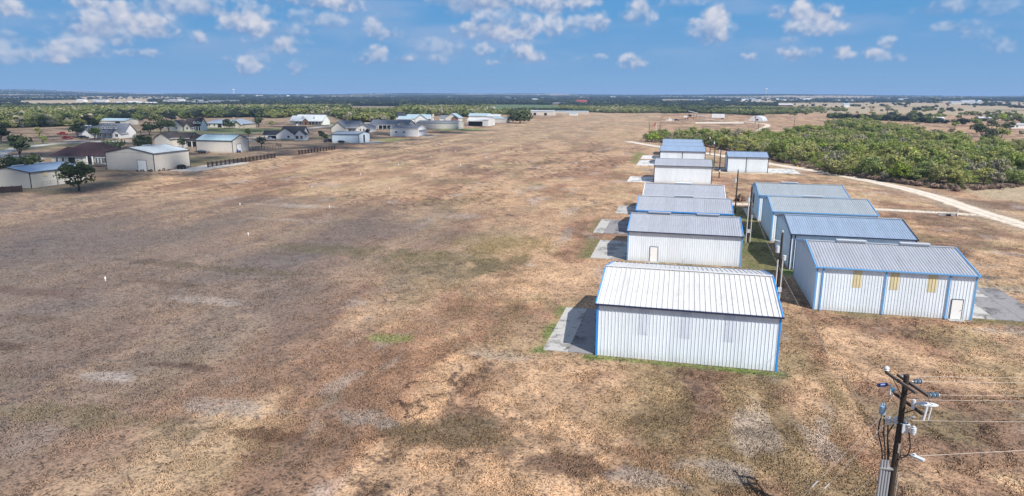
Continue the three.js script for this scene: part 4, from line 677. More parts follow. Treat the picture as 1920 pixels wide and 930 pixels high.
{ // near pole with crossarms
  const g = thing('utility_pole', 'dark wooden utility pole with two crossarms and cable risers in the right foreground', 'utility pole', [11.2, 0, -34.5]);
  part('pole', cyl(.17, .125, 9.85, 0, 0, 0, 14), M.pole_wood, g);
  const a = V(.27, 0, .963).normalize(), w = V(.96, 0, -.28).normalize();   // along the arms; along the wires
  const at = (k, y, q = 0) => V(a.x * k + w.x * q, y, a.z * k + w.z * q);
  for (const s of [-1, 1]) { const m = part('crossarm', box(.10, .13, 2.5), M.gray_wood, g); m.position.copy(at(s < 0 ? -.12 : .25, 9.42, s * .19)); m.rotation.y = Math.atan2(a.x, a.z); }
  const low = part('crossarm', box(.10, .12, 2.3), M.pole_wood, g); low.position.copy(at(.12, 8.42, .17)); low.rotation.y = Math.atan2(a.x, a.z);
  part('arm_brace', rod(at(.75, 8.40, .17), at(0, 7.85, .12), .025), M.black_cable, g); part('arm_brace', rod(at(-.8, 9.36, -.18), at(0, 8.75, -.1), .022), M.black_cable, g); part('arm_brace', rod(at(.9, 9.36, -.18), at(0, 8.75, -.1), .022), M.black_cable, g);
  const disc = (p, dir, n, m1 = M.porcelain_white, m2 = M.insulator_blue) => { // a string of sheds along dir
    const q = new THREE.Quaternion().setFromUnitVectors(V(0, 1, 0), dir), h = part('insulator', rod(V(0, -.10, 0), V(0, .06 + n * .10, 0), .03, .03, 6).applyQuaternion(q), M.galvanized, g); h.position.copy(p);
    for (let i = 0; i < n; i++) part('shed', new THREE.CylinderGeometry(.07, .13, .065, 14).translate(0, .08 + i * .10, 0).applyQuaternion(q), i % 2 ? m2 : m1, h);
    return h;
  };
  disc(at(-.72, 9.46, .28), w, 3); disc(at(.05, 9.52, .34), w, 4); disc(at(1.36, 9.42, .24), w, 5); disc(at(-.25, 8.95, -.30), w.clone().negate(), 2);
  const pin = part('insulator', cyl(.03, .03, .2, 0, 0, 0, 6), M.galvanized, g); pin.position.copy(at(-1.32, 9.47, -.19)); for (const y of [.12, .22]) part('shed', new THREE.CylinderGeometry(.07, .13, .08, 12).translate(0, y, 0), M.porcelain_white, pin);
  // cut-outs and arresters at the ends of the lower arm
  const c1 = part('fuse_cutout', merge([rod(V(0, .35, 0), V(.05, -.3, .02), .055, .055, 8), rod(V(.16, .3, 0), V(.2, -.25, .02), .035, .035, 6)]), M.porcelain_white, g); c1.position.copy(at(-1.25, 8.45, .05));
  part('surge_arrester', rod(V(0, 0, 0), V(-.45, -.05, .12), .10, .10, 10), M.deep_blue, g).position.copy(at(-1.35, 8.75, -.05));
  const c2 = part('fuse_cutout', merge([rod(V(0, .35, 0), V(-.1, -.35, .05), .06, .06, 8), rod(V(.18, .3, 0), V(.1, -.3, .05), .035, .035, 6)]), M.porcelain_white, g); c2.position.copy(at(1.25, 8.45, .35));
  part('lamp_head', new THREE.SphereGeometry(1, 14, 8).scale(.50, .10, .20), M.transformer_gray, g).position.copy(at(.95, 8.75, .55));
  part('surge_arrester', rod(V(0, -.2, 0), V(0, .25, 0), .10, .08, 10), M.porcelain_white, g).position.copy(at(.65, 8.6, .1));
  // cable terminations below
  const can = part('cable_termination', merge([cyl(.16, .16, .42, 0, 0, 0, 12), cyl(.05, .03, .16, .04, .42, 0, 6), cyl(.05, .03, .16, -.06, .42, 0, 6)]), M.transformer_blue, g); can.position.copy(at(-.55, 7.55, -.62));
  part('bracket', rod(at(-.5, 7.35, -.55), at(.55, 7.35, .35), .04), M.galvanized, g);
  for (const [k, y, q] of [[-.32, 7.30, -.36], [-.12, 7.38, -.14], [.12, 7.25, .2], [.55, 7.2, .35]]) { const h = part('cable_termination', cyl(.09, .07, .42, 0, 0, 0, 10), M.porcelain_white, g); h.position.copy(at(k, y - .2, q)); for (const s of [.1, .2, .3]) part('shed', cyl(.13, .13, .03, 0, s, 0, 10), M.porcelain_white, h); }
  part('junction_box', box(.34, .46, .26), M.transformer_gray, g).position.copy(at(.18, 7.15, .18)); part('bushing', rod(V(0, 0, 0), V(.55, .28, .1), .04, .03, 8), M.porcelain_white, g).position.copy(at(0, 7.5, .05));
  // risers: four gray conduits side by side left of the pole, cables curving into their tops
  const rx = -.52;
  for (let i = 0; i < 4; i++) part('conduit', cyl(.062, .062, 5.35 - (i === 3 ? .6 : 0), rx + i * .135 - .10, 0, .16 - i * .02, 10), M.conduit_gray, g);
  for (const y of [1.2, 3.2, 4.9]) part('clamp', box(.62, .06, .2, rx + .13, y, .14), M.galvanized, g);
  part('conduit', cyl(.035, .035, 4.7, .20, 0, .08, 8), M.galvanized, g);
  const cab = (pts, r = .032) => part('cable', tube(pts.map((p) => V(...p)), r, 24, 6), M.black_cable, g);
  cab([[-.72, 7.5, -.46], [-.86, 6.7, -.2], [-.72, 6.0, .1], [rx - .08, 5.3, .16]]); cab([[-.62, 7.45, -.4], [-.62, 6.6, -.1], [-.55, 5.9, .12], [rx + .04, 5.3, .15]]); cab([[-.42, 7.2, -.36], [-.46, 6.5, -.05], [-.42, 5.9, .1], [rx + .16, 5.3, .14]]); cab([[-.2, 7.2, -.16], [-.5, 6.7, .1], [-.35, 5.7, .14], [rx + .18, 5.25, .13]]);
  cab([[.35, 7.0, .3], [.48, 6.2, .3], [.40, 5.75, .25], [.16, 5.55, .18]]); cab([[.10, 6.0, .17], [.16, 5.7, .19], [.08, 5.4, .2], [.12, 5.1, .18]], .02);
  cab([[-.35, 9.55, -1.45], [-1.15, 9.5, -1.4], [-1.35, 9.0, -1.3], [-.75, 8.72, -1.25]], .012); cab([[.6, 9.4, 1.1], [.75, 9.0, 1.2], [.9, 8.9, 1.1], [.72, 8.75, .95]], .010);
  // street light
  const l = part('street_light', rod(V(.14, 5.65, .1), V(.62, 5.75, .14), .025), M.black_cable, g); part('lamp_head', merge([box(.62, .09, .24), cyl(.07, .07, .10, -.16, .04, 0, 10)]).rotateY(-.75).translate(.9, 5.70, .22), M.transformer_gray, l);
  part('tag', box(.08, .5, .02, .05, 6.05, .165), M.galvanized, g);
  const P0 = g.position, wire = (k, y, q, len, s, r, label, dir = w, rise = 0) => { const p = at(k, y, q).add(P0); solo('overhead_wire', tube(sag(p, p.clone().addScaledVector(dir, len).add(V(0, rise, 0)), s), r * .6, 24, 4), M.wire_aluminium, label, 'wire'); };
  wire(-.72, 9.46, .6, 40, .35, .014, 'topmost overhead wire running right from the foreground pole'); wire(.05, 9.52, .75, 40, .35, .014, 'second overhead wire from the top of the foreground pole'); wire(1.36, 9.42, .75, 40, .35, .014, 'overhead wire from the near end of the upper crossarm'); wire(.1, 8.6, .2, 40, .35, .014, 'overhead wire leaving the pole just above its lower crossarm'); wire(.2, 7.55, .25, 40, .35, .014, 'overhead wire leaving the pole just below its lower crossarm');
  wire(.1, 5.55, .15, 40, .3, .022, 'thick low cable running right below the street light of the foreground pole', V(.93, 0, -.37).normalize(), .1);
  for (const [y, x, z, label, t] of [[8.75, 4.3, -32.6, 'left guy wire of the foreground pole with a white insulator', .52], [8.1, 5.2, -32.9, 'right guy wire of the foreground pole with a white insulator', .50], [5.4, 6.6, -33.5, 'lowest guy wire of the foreground pole, near the bottom edge', .4]]) {
    const top = V(P0.x - .1, y, P0.z), bot = V(x, 0, z), gw = solo('guy_wire', rod(top, bot, .008, .008, 5), M.wire_aluminium, label, 'guy wire'); part('guy_insulator', rod(top.clone().lerp(bot, t), top.clone().lerp(bot, t + .035), .028, .028, 8), M.porcelain_white, gw);
  }
  const line = sag(V(11.25, 6.9, -112.3), V(10.9, 5.2, -79.4), .5).concat(sag(V(10.9, 5.2, -79.4), V(11.0, 6.2, -34.6), .8).slice(1));
  solo('overhead_wire', tube(line, .011, 60, 4), M.wire_aluminium, 'single pale wire running between the poles past the right hangars', 'wire');
}
// ---------------------------------------------------------------- fences
function postFence(label, a, b, n, h, m, o = {}) {
  const g = thing('fence', label, 'fence', [a[0], 0, a[1]]), dx = b[0] - a[0], dz = b[1] - a[1], L = Math.hypot(dx, dz); g.rotation.y = Math.atan2(-dz, dx);
  const pg = box(o.pw || .16, h + .12, o.pw || .16, 0, (h + .12) / 2, 0), step = L / n, board = box(.12, h - .12, .03, 0, 0, 0);
  for (let i = 0; i <= n; i++) part('post', pg, m, g).position.set(i * step, 0, 0);
  for (const y of o.rails || [.25, h - .18]) part('rail', box(L, .09, .05, L / 2, y, 0), m, g);
  if (o.boards) for (let i = 0; i < n; i++) { const q = []; for (let k = 0; k < o.boards; k++) q.push(box(step / o.boards * (o.fill || .8), h - .1, .03, (k + .5) * step / o.boards, h / 2 + .03, .05)); const p = part('board_panel', merge(q), m, g); p.position.x = i * step; p.userData.kind = 'stuff'; }
  return g;
}
postFence('long dark wooden fence beside the grass strip below the beige hangar', [-144.9, -187.8], [-143.3, -222.6], 17, 1.5, M.fence_wood, { pw: .34, boards: 6, fill: .5, rails: [.3, .8, 1.35] });
postFence('shorter dark wooden fence beside the grass strip, below the small blue hangar', [-142.6, -237.9], [-140.6, -262.6], 12, 1.5, M.fence_wood, { pw: .34, boards: 6, fill: .42, rails: [.3, .8, 1.35] });
postFence('dark close boarded fence at the left edge of the picture', [-157, -122], [-150.6, -128.6], 5, 1.5, M.fence_wood, { pw: .18, boards: 10, fill: .95 });
postFence('rail fence right of the beige hangar with the blue framed door', [-169.8, -248.5], [-169.6, -268.6], 10, 1.2, M.gray_wood, { pw: .14, rails: [.35, .7, 1.1] });
postFence('rail fence running back from the corner of the other rail fence', [-169.6, -269], [-176.5, -276], 5, 1.2, M.gray_wood, { pw: .14, rails: [.35, .7, 1.1] });
postFence('thin wire fence along the wall of the low cream hangar', [-152.6, -136], [-151.9, -149], 6, 1.4, M.galvanized, { pw: .06, rails: [.2, .75, 1.35] });
postFence('rail fence in front of the large gray gabled house', [-205, -408], [-180, -409], 12, 1.1, M.gray_wood, { pw: .14, rails: [.4, .8] });
postFence('white rail fence in front of the brown roofed cottage', [-221, -250], [-205, -252], 9, 1.2, M.white_paint, { pw: .12, rails: [.4, .8, 1.1] });
// ---------------------------------------------------------------- vehicles
function vehicle(label, cat, x, z, ry, paint, o = {}) {
  const g = thing(o.name || 'parked_car', label, cat, [x, 0, z], ry), pick = o.pick, L = o.L || 4.8, Wd = 1.85, hh = o.h || 1.5, s = new THREE.Shape();
  const pr = pick ? [[-.5, .45], [.5, .45], [.5, .78], [.47, .98], [.22, 1.05], [.10, hh + .3], [-.12, hh + .3], [-.16, 1.1], [-.5, 1.1]] : [[-.5, .4], [.5, .4], [.5, .75], [.46, .92], [.24, .98], [.08, hh], [-.28, hh], [-.44, 1.0], [-.5, .95]];
  pr.forEach((p, i) => i ? s.lineTo(p[0] * L, p[1]) : s.moveTo(p[0] * L, p[1])); s.closePath();
  part('body', new THREE.ExtrudeGeometry(s, { depth: Wd - .16, bevelEnabled: true, bevelSize: .06, bevelThickness: .08, bevelSegments: 2 }).translate(0, 0, -Wd / 2 + .08), paint, g);
  const a = pick ? [-.10, .16] : [-.30, .14]; for (const k of [1, -1]) part('side_window', box((a[1] - a[0]) * L * .72, .38, .04, (a[0] + a[1]) / 2 * L, hh - .24 + (pick ? .28 : 0), k * (Wd / 2 + .01)), M.dark_glass, g);
  part('windscreen', box(.06, .62, Wd - .4).rotateZ(-.95 + Math.PI).translate((pick ? .165 : .17) * L, 1.26 + (pick ? .2 : 0), 0), M.dark_glass, g);
  for (const px of [-.31, .32]) for (const k of [1, -1]) { const w = part('wheel', new THREE.CylinderGeometry(.36, .36, .24, 16).rotateX(Math.PI / 2).translate(px * L, .36, k * (Wd / 2 - .08)), M.rubber, g); part('rim', new THREE.CylinderGeometry(.2, .2, .26, 10).rotateX(Math.PI / 2).translate(px * L, .36, k * (Wd / 2 - .07)), M.galvanized, w); }
  for (const k of [1, -1]) part('headlight', box(.05, .16, .34, L * .5 + .05, .78, k * .6), M.porcelain_white, g);
  return g;
}
vehicle('silver pickup parked at the carport of the white house with the black roof', 'pickup', -197.2, -302.6, .1, M.silver_paint, { name: 'pickup_truck', pick: true, L: 5.6 });
vehicle('red pickup parked on the brown grass left of the gray house', 'pickup', -330.5, -311, .1, M.red_paint, { name: 'pickup_truck', pick: true, L: 5.6 });
vehicle('red car parked beside the gray house with three dormers', 'car', -299.5, -284.5, .2, M.red_paint, {});
vehicle('dark car parked right of the red car by the gray house', 'car', -296, -290.5, .3, M.black_trim, {});
vehicle('dark sport utility vehicle at the left end of the small blue hangar', 'car', -164.4, -301.5, 1.2, M.black_trim, { h: 1.75 });
vehicle('white pickup parked in the yard left of the screening machine', 'pickup', -10.5, -630, .1, M.white_paint, { name: 'pickup_truck', pick: true, L: 6.6, h: 2 });
vehicle('dark pickup parked behind the white pickup in the far yard', 'pickup', -5.5, -638, .2, M.black_trim, { name: 'pickup_truck', pick: true, L: 6 });
vehicle('dark car far off in the tan field on the right', 'car', 259, -980, .4, M.black_trim, { L: 6, h: 2.2 });
function flatTrailer(label, x, z, ry, L, o = {}) {
  const g = thing('flat_trailer', label, 'trailer', [x, 0, z], ry); part('deck', box(L, .14, 2, 0, .62, 0), o.m || M.black_trim, g); part('drawbar', rod(V(L / 2, .55, 0), V(L / 2 + 1.3, .5, 0), .07), M.black_trim, g);
  for (const px of [-.5, .45]) for (const k of [1, -1]) part('wheel', new THREE.CylinderGeometry(.34, .34, .22, 14).rotateX(Math.PI / 2).translate(px - .3, .34, k * 1.08), M.rubber, g);
  if (o.load) part('load', new THREE.IcosahedronGeometry(.9, 2).scale(L / 2.2, .55, .9).translate(-.4, .95, 0), o.load, g); if (o.rail) part('rail', merge([box(L, .06, .06, 0, 1.15, 1), box(L, .06, .06, 0, 1.15, -1), ...[-.5, -.17, .17, .5].flatMap((k) => [box(.06, .5, .06, k * L * .98, .9, 1), box(.06, .5, .06, k * L * .98, .9, -1)])]), M.galvanized, g);
  return g;
}
flatTrailer('dark flat trailer with rails at the left end of the beige hangar', -180.5, -231.5, .1, 4.4, { rail: true, load: M.slate_roof });
flatTrailer('black flat trailer at the right corner of the large beige hangar', -149.2, -181.5, 1.2, 3.6, { load: M.rubber });
flatTrailer('low dark trailer against the long side of the small blue hangar', -155, -296.8, 0, 4.6, { load: M.black_trim });
{ // tyre heap by the large beige hangar
  const geo = new THREE.TorusGeometry(.3, .13, 8, 16), R = rng(31); let t0;
  for (const [x, y, z, tilt] of [[-156.4, .13, -172.6, 1.57], [-155.3, .3, -172.3, .6], [-153.9, .13, -172.9, 1.57], [-152.7, .35, -172.4, .3], [-151.5, .13, -174.3, 1.57], [-151.2, .36, -175.8, .2], [-150.8, .13, -177.4, 1.57], [-157.6, .13, -172.4, 1.57]]) { if (!t0) t0 = solo('tyre', geo, M.rubber, 'old black tyre lying at the foot of the large beige hangar', 'tyre', 'old tyres along the large beige hangar'); const o = t0.position.x ? copyOf(t0) : t0; o.position.set(x, y, z); o.rotation.set(tilt, R() * 3, 0); }
  const g = thing('garden_tractor', 'bright blue riding mower by the door of the beige hangar', 'mower', [-169.2, 0, -238.2], .5); part('body', box(1.5, .6, .8, 0, .6, 0), M.deep_blue, g); part('seat', box(.45, .5, .5, -.45, 1.1, 0), M.black_trim, g); for (const px of [-.5, .5]) for (const k of [1, -1]) part('wheel', new THREE.CylinderGeometry(.3, .3, .2, 12).rotateX(Math.PI / 2).translate(px, .3, k * .5), M.rubber, g);
}
{ // firewood heap, culvert, markers
  const R = rng(8), g = thing('wood_pile', 'heap of brown firewood and old boards between the rows of hangars', 'wood pile', [13.4, 0, -158.2]);
  for (let i = 0; i < 46; i++) { const a = R() * 6.28, r = 1.1 * Math.sqrt(R()), y = .15 + (1.5 - r) * R(); const q = V(R() - .5, (R() - .5) * .7, R() - .5).normalize().multiplyScalar(.35 + .45 * R()), c = V(Math.cos(a) * r, y, Math.sin(a) * r * 1.3); part('log', rod(c.clone().sub(q), c.clone().add(q), .09 + .08 * R(), .09 + .05 * R(), 6), R() < .35 ? M.brick_brown : R() < .5 ? M.gray_wood : M.pole_wood, g); }
  const cu = thing('culvert', 'concrete culvert headwall beside the gravel lane junction', 'culvert', [51.6, 0, -149]); part('headwall', box(3.4, .5, .35, 0, .22, 0), M.concrete, cu); part('pipe', new THREE.CylinderGeometry(.34, .34, 1.2, 14, 1, true).rotateX(Math.PI / 2).translate(0, .1, .3), M.concrete_stained_shaded, cu); part('post', cyl(.07, .07, 1.1, 1.6, 0, .3, 6), M.white_paint, cu);
  const mg = thing('road_marker', 'yellow topped marker post beside the gravel road near the thicket', 'marker post', [36.4, 0, -233]); part('post', cyl(.10, .10, 1.0, 0, 0, 0, 8), M.white_paint, mg); part('cap', cyl(.17, .17, .5, 0, .7, 0, 8), M.yellow_paint, mg);
  let m0; const mk = (x, z) => { if (!m0) { m0 = thing('edge_marker', 'small white runway edge marker standing in the dry grass', 'runway marker', [x, 0, z], 0, 'runway edge markers in two rows'); part('stem', cyl(.06, .06, .28, 0, 0, 0, 8), M.white_paint, m0); part('cap', merge([cyl(.11, .09, .18, 0, .26, 0, 10), new THREE.SphereGeometry(.09, 10, 6).translate(0, .44, 0)]), M.white_paint, m0); } else copyOf(m0).position.set(x, 0, z); }; 
  for (let i = 0; i < 11; i++) { mk(-69 + .5 * Math.sin(i * 2.1), -68.2 - i * 29); mk(-89 + .5 * Math.sin(i * 1.7), -124.2 - i * 28.4); }
  const co = thing('antenna', 'thin bent antenna standing against the gray roofed hangar with the white door', 'antenna', [1.2, 0, -94.9]); part('mast', rod(V(0, 0, 0), V(-.1, .9, 0), .03), M.galvanized, co); part('arm', rod(V(-.1, .5, 0), V(.5, 1.0, 0), .025), M.galvanized, co);
}

// ---------------------------------------------------------------- trees
function crownGeo(seed, { w, h, base, lobes = 9, n = 420, leaf = .38, tint = [.075, .095, .03], vary = .5, flat = .8 }) {
  const R = rng(seed), L = [], feather = arguments[1].feather || 0;
  for (let i = 0; i < lobes; i++) { const a = R() * 6.283, r = (i ? .18 + .82 * Math.sqrt(R()) : 0) * w * .34, y = base + (h - base) * (i ? .22 + .58 * R() : .6), q = w * (feather ? .085 + .11 * R() : .15 + .12 * R()); L.push({ c: V(Math.cos(a) * r, y, Math.sin(a) * r), r: q, ry: Math.min(q * flat, (h - base) * .42), k: feather ? .88 + .3 * R() : .70 + .6 * R() }); }
  const top = Math.max(...L.map((l) => l.c.y + l.ry)), pos = [], nor = [], col = [], idx = [];
  for (let i = 0; i < n; i++) {
    const l = L[Math.floor(R() * lobes)], u = R() * 2 - 1, a = R() * 6.283, q = Math.sqrt(1 - u * u), d = V(q * Math.cos(a), u < -.3 ? u * .5 : u, q * Math.sin(a)), rr = feather ? .25 + 1.1 * R() : .55 + .5 * Math.pow(R(), .6);
    const p = V(l.c.x + d.x * l.r * rr, (l.c.y + d.y * l.ry * rr) - (top - h), l.c.z + d.z * l.r * rr); if (p.y < base * .6) p.y = base * .6 + R() * .4;
    const nn = d.clone().add(V(R() - .5, R() - .2, R() - .5).multiplyScalar(1.3)).normalize(), t = V(R() - .5, R() - .5, R() - .5).cross(nn).normalize(), b = nn.clone().cross(t), s = leaf * (.55 + .9 * R()), s2 = s * (.5 + .4 * R());
    const k0 = pos.length / 3, sh = l.k * (1 - vary / 2 + vary * R()), yl = R() < .22 ? 1.25 : 1, sn = nn.clone().multiplyScalar(.6).addScaledVector(d, .6).normalize();
    for (const [e, f] of [[-1, -.6], [1, -.6], [.75, .8], [-.75, .8]]) { pos.push(p.x + t.x * e * s + b.x * f * s2, p.y + t.y * e * s + b.y * f * s2, p.z + t.z * e * s + b.z * f * s2); nor.push(sn.x, sn.y, sn.z); col.push(tint[0] * sh * yl, tint[1] * sh * (yl > 1 ? 1.12 : 1), tint[2] * sh); }
    idx.push(k0, k0 + 1, k0 + 2, k0, k0 + 2, k0 + 3);
  }
  const g = new THREE.BufferGeometry(); g.setAttribute('position', new THREE.Float32BufferAttribute(pos, 3)); g.setAttribute('normal', new THREE.Float32BufferAttribute(nor, 3)); g.setAttribute('color', new THREE.Float32BufferAttribute(col, 3)); g.setIndex(idx);
  return g;
}
function trunkGeo(seed, { w, h, base, r = .16, limbs = 5 }) { const R = rng(seed + 9), list = [rod(V(0, -.05, 0), V(.1, base * 1.1, .05), r * 1.25, r * .8, 8)]; for (let i = 0; i < limbs; i++) { const a = i * 6.283 / limbs + R(), e = V(Math.cos(a) * w * (.2 + .15 * R()), base + (h - base) * (.45 + .3 * R()), Math.sin(a) * w * (.2 + .15 * R())), m = V(e.x * .45, lerp(base, e.y, .55), e.z * .45); list.push(rod(V(.1, base * .95, .05), m, r * .6, r * .4, 6), rod(m, e, r * .4, r * .12, 5)); } return merge(list); }
function tree(name, label, x, z, o, group) {
  const g = thing(name, label, o.cat || 'tree', [x, landHeight(x, z), z], 0, group);
  part('trunk', trunkGeo(o.seed, o), o.dead ? M.dead_wood : M.bark, g); part('crown', crownGeo(o.seed, o), leafMat, g); return g;
}
const DARK = [.062, .088, .040], OAK = [.092, .120, .046], MID = [.225, .28, .066], OLIVE = [.31, .32, .105], BRIGHT = [.22, .30, .040], GRAYT = [.28, .265, .19];
let sd = 100;
const T = (label, x, z, w, h, tint = DARK, o = {}) => tree(o.name || 'tree', label, x, z, { seed: sd++, w, h, base: h * (o.b ?? .16), lobes: o.lobes || 10, n: o.n || 460, leaf: o.leaf || Math.max(.3, w * .055), tint, limbs: 5, r: .03 * h, ...o });
T('dark leafy tree before the low cream hangar beside the grass strip', -139.8, -134, 8.6, 7.6, OAK, { n: 1000, leaf: .36, lobes: 15, b: .16 });
T('tall dark tree on the lawn left of the maroon roofed house', -228.3, -196.1, 9, 8.6, DARK, { n: 800, lobes: 13, leaf: .42 });
T('wide green tree between the maroon roofed house and the low cream hangar', -198.5, -170, 12.5, 4.6, OAK, { n: 800, lobes: 14, leaf: .42, b: .12 });
T('dark tree cut by the left edge above the street', -310, -258, 9, 9.4, DARK);
T('small thin tree left of the gray house', -331.5, -297.7, 5, 5.2, OLIVE, { n: 260 });
T('little round tree below the thin tree left of the gray house', -282, -254.5, 3.4, 4.2, MID, { n: 220 });
T('green tree in front of the gray house with three dormers', -287, -288.5, 7.4, 6.0, MID);
T('dark bushy tree at the left wall of the gray house', -306, -297, 8.4, 7.2, DARK);
T('tall dark tree behind the left wall of the gray house', -330, -330, 10, 11, DARK);
T('dark low tree left of the large beige hangar', -217, -226, 10.5, 5.4, DARK, { b: .1 });
T('round dark tree behind the roof of the large beige hangar', -214, -238, 8.2, 5.2, DARK, { b: .1 });
T('smaller dark tree right of the round dark tree behind the beige hangar', -232, -259, 8, 5, DARK, { b: .1 });
T('dark tree left of the white house with two dormers', -288, -327, 10, 7.4, DARK);
T('dark oak behind the left gable of the white house with two dormers', -296, -345, 9.4, 8.4, DARK);
T('dark tree right behind the gray house', -298, -354, 9, 8, DARK);
T('dark shrub tree at the porch of the brown roofed cottage', -209.8, -256.6, 5, 4.8, DARK, { b: .1, n: 300 });
T('round dark tree in front of the long gray blue roofed house', -289.6, -400, 9, 6.6, DARK);
T('small dark tree at the porch of the long gray blue roofed house', -297, -405, 4, 4.2, DARK, { n: 240 });
T('young tree left of the white house with the black roof', -227.4, -329.5, 4.2, 4.6, MID, { n: 260 });
T('dark bushy tree on the grass in front of the white house with the black roof', -178.9, -268.2, 5.2, 4.6, DARK, { n: 320 });
T('small dark round tree right of the white house with the black roof', -180.5, -324, 4.2, 4.4, DARK, { n: 260 });
T('dark tree at the right end of the long gray blue roofed house', -283.5, -423.5, 8, 7.4, DARK);
T('round bush on the lawn before the wide white house', -287.8, -446, 4.4, 3.6, MID, { n: 220, b: .08 });
T('big spreading oak at the far left edge of the grass strip', -127, -546, 21, 12.6, OAK, { name: 'oak_tree', n: 1500, lobes: 24, leaf: .75, b: .2, r: .5 });
T('dark tree right of the white house with two windows on the lawn', -168, -352, 4, 4, DARK, { n: 220 });
T('small tree at the left end of the small blue hangar', -169, -306, 3.6, 3.8, DARK, { n: 220 });
T('lone green tree beside the dark open shed on the right', 283, -722, 9, 7, BRIGHT);
T('dark lone tree in the distant brown field on the right', 480, -1690, 14, 11, DARK);
T('dark round tree left of the long blue roofed barn', 640, -2040, 26, 18, DARK);
T('dark round tree right of the long blue roofed barn', 770, -2080, 24, 17, DARK);
T('gray bare tree in the tan field right of the far thicket', 262, -1010, 12, 11, GRAYT, { dead: true, n: 260 });
T('pale bare tree standing left of the gray bare tree in the tan field', 240, -1000, 10, 10, GRAYT, { dead: true, n: 200 });
T('bright green bush at the left tip of the thicket', -14, -352, 8, 4.6, BRIGHT, { b: .06 });

// the thicket of mesquite and brush behind the right row of hangars
{
  const kinds = [['mesquite_tree', 'olive mesquite tree in the dense thicket behind the right row of hangars', OLIVE, 5.6, 4.6], ['mesquite_tree', 'green mesquite tree in the dense thicket behind the right row of hangars', MID, 6.2, 4.9], ['huisache_tree', 'bright yellow green tree in the thicket', BRIGHT, 5.2, 4.0], ['brush_tree', 'grayish half bare brush tree in the thicket', GRAYT, 5, 4.0], ['mesquite_tree', 'dark green low tree in the thicket', [.18, .225, .07], 5.8, 4.3], ['mesquite_tree', 'pale olive feathery tree in the thicket', [.26, .27, .11], 6, 4.6]];
  const R = rng(77), pts = []; let tries = 0;
  while (pts.length < 2300 && tries++ < 60000) { const x = -25 + 235 * R(), z = -620 + 435 * R(); const jx = x + 16 * (fbm(x / 9, z / 9, 2, 56) - .5), jz = z + 16 * (fbm(x / 9, z / 9, 2, 57) - .5); if (!inPoly(THICKET, jx, jz)) continue; const d = Math.hypot(x, z); if (fbm(x / 22, z / 22, 2, 55) < .30) continue; const min = 2.0 + d / 300; let ok = true; for (let k = Math.max(0, pts.length - 2300); k < pts.length; k++) if (Math.abs(pts[k][0] - x) < min && Math.abs(pts[k][1] - z) < min) { ok = false; break; } if (ok) pts.push([x, z, d, R(), R()]); }
  pts.sort((a, b) => a[2] - b[2]);
  const protos = kinds.map((k) => [0, 1, 2].map(() => { const p = { seed: sd++, w: k[3], h: k[4], base: k[4] * .12, lobes: 20, n: k[2] === GRAYT ? 480 : 950, leaf: .195, tint: k[2], r: .11, limbs: 8, feather: 1, vary: .55 }; return [trunkGeo(p.seed, p), crownGeo(p.seed, p)]; }));
  const first = new Map(), rest = new Map();
  pts.forEach(([x, z, d, u, v], i) => {
    const e = fbm(x / 30, z / 30, 2, 88), ki = u < .30 ? 0 : u < .52 ? 1 : u < .60 ? (e > .5 ? 2 : 5) : u < .74 ? 3 : u < .86 ? 4 : 5, k = kinds[ki], pv = Math.floor(v * 2.999), key = ki * 3 + pv, sc = .55 + .85 * Math.pow(hash2(i, 3, 1), 1.4), ry = 6.28 * hash2(i, 5, 2);
    if (i < 290) {
      let o = first.get(key);
      if (!o) { o = thing(k[0], k[1], 'tree', [x, 0, z], ry, k[1].replace(/^(an? )?/, '').replace(' tree', ' trees')); part('trunk', protos[ki][pv][0], ki === 3 ? M.dead_wood : M.bark, o); part('crown', protos[ki][pv][1], leafMat, o); first.set(key, o); }
      else { o = copyOf(o); o.position.set(x, 0, z); o.rotation.y = ry; }
      o.scale.set(sc, sc * (.75 + .5 * hash2(i, 9, 4)), sc);
    } else { if (!rest.has(key)) rest.set(key, []); rest.get(key).push([x, z, sc, ry]); }
  });
  for (let i = 0; i < 9000; i++) { const x = -25 + 235 * R(), z = -620 + 435 * R(), key = [0, 1, 3, 4, 5, 5][i % 6] * 3 + i % 3, jx = x + 18 * (fbm(x / 9, z / 9, 2, 56) - .5), jz = z + 18 * (fbm(x / 9, z / 9, 2, 57) - .5); if (!inPoly(THICKET, jx, jz)) continue; if (!rest.has(key)) rest.set(key, []); rest.get(key).push([x, z, .26 + .32 * R(), R() * 6.28]); } // low undergrowth
  const q = new THREE.Quaternion(), mt = new THREE.Matrix4();
  let ni = 0; for (const [key, list] of rest) { const im = new THREE.InstancedMesh(protos[Math.floor(key / 3)][key % 3][1], leafMat, list.length); list.forEach(([x, z, s, ry], i) => { q.setFromAxisAngle(V(0, 1, 0), ry); im.setMatrixAt(i, mt.compose(V(x, 0, z), q, V(s, s, s))); }); im.name = numbered('thicket'); im.castShadow = im.receiveShadow = true; tag(im, ['olive', 'green', 'bright', 'gray', 'dark', 'pale'][Math.floor(key / 3)] + ' part of the tree mass deep in the thicket behind the hangars', 'thicket', 'tree mass of the thicket', 'stuff'); scene.add(im); ni++; }
  // dead brush along its near edge
  const bp = { seed: 900, w: 2.6, h: 1.3, base: .1, lobes: 7, n: 160, leaf: .2, tint: [.26, .19, .15] }, bg = crownGeo(900, bp), bl = [];
  for (let i = 0; i + 1 < 8; i++) { const [ax, az] = THICKET[i], [bx, bz] = THICKET[i + 1], L = Math.hypot(bx - ax, bz - az); for (let k = 0; k < L * 1.1; k++) { const t = R(), o = (R() - .35) * 5; bl.push([lerp(ax, bx, t) - (bz - az) / L * -o * .8, lerp(az, bz, t) + o, .4 + .7 * R(), R() * 6.28]); } }
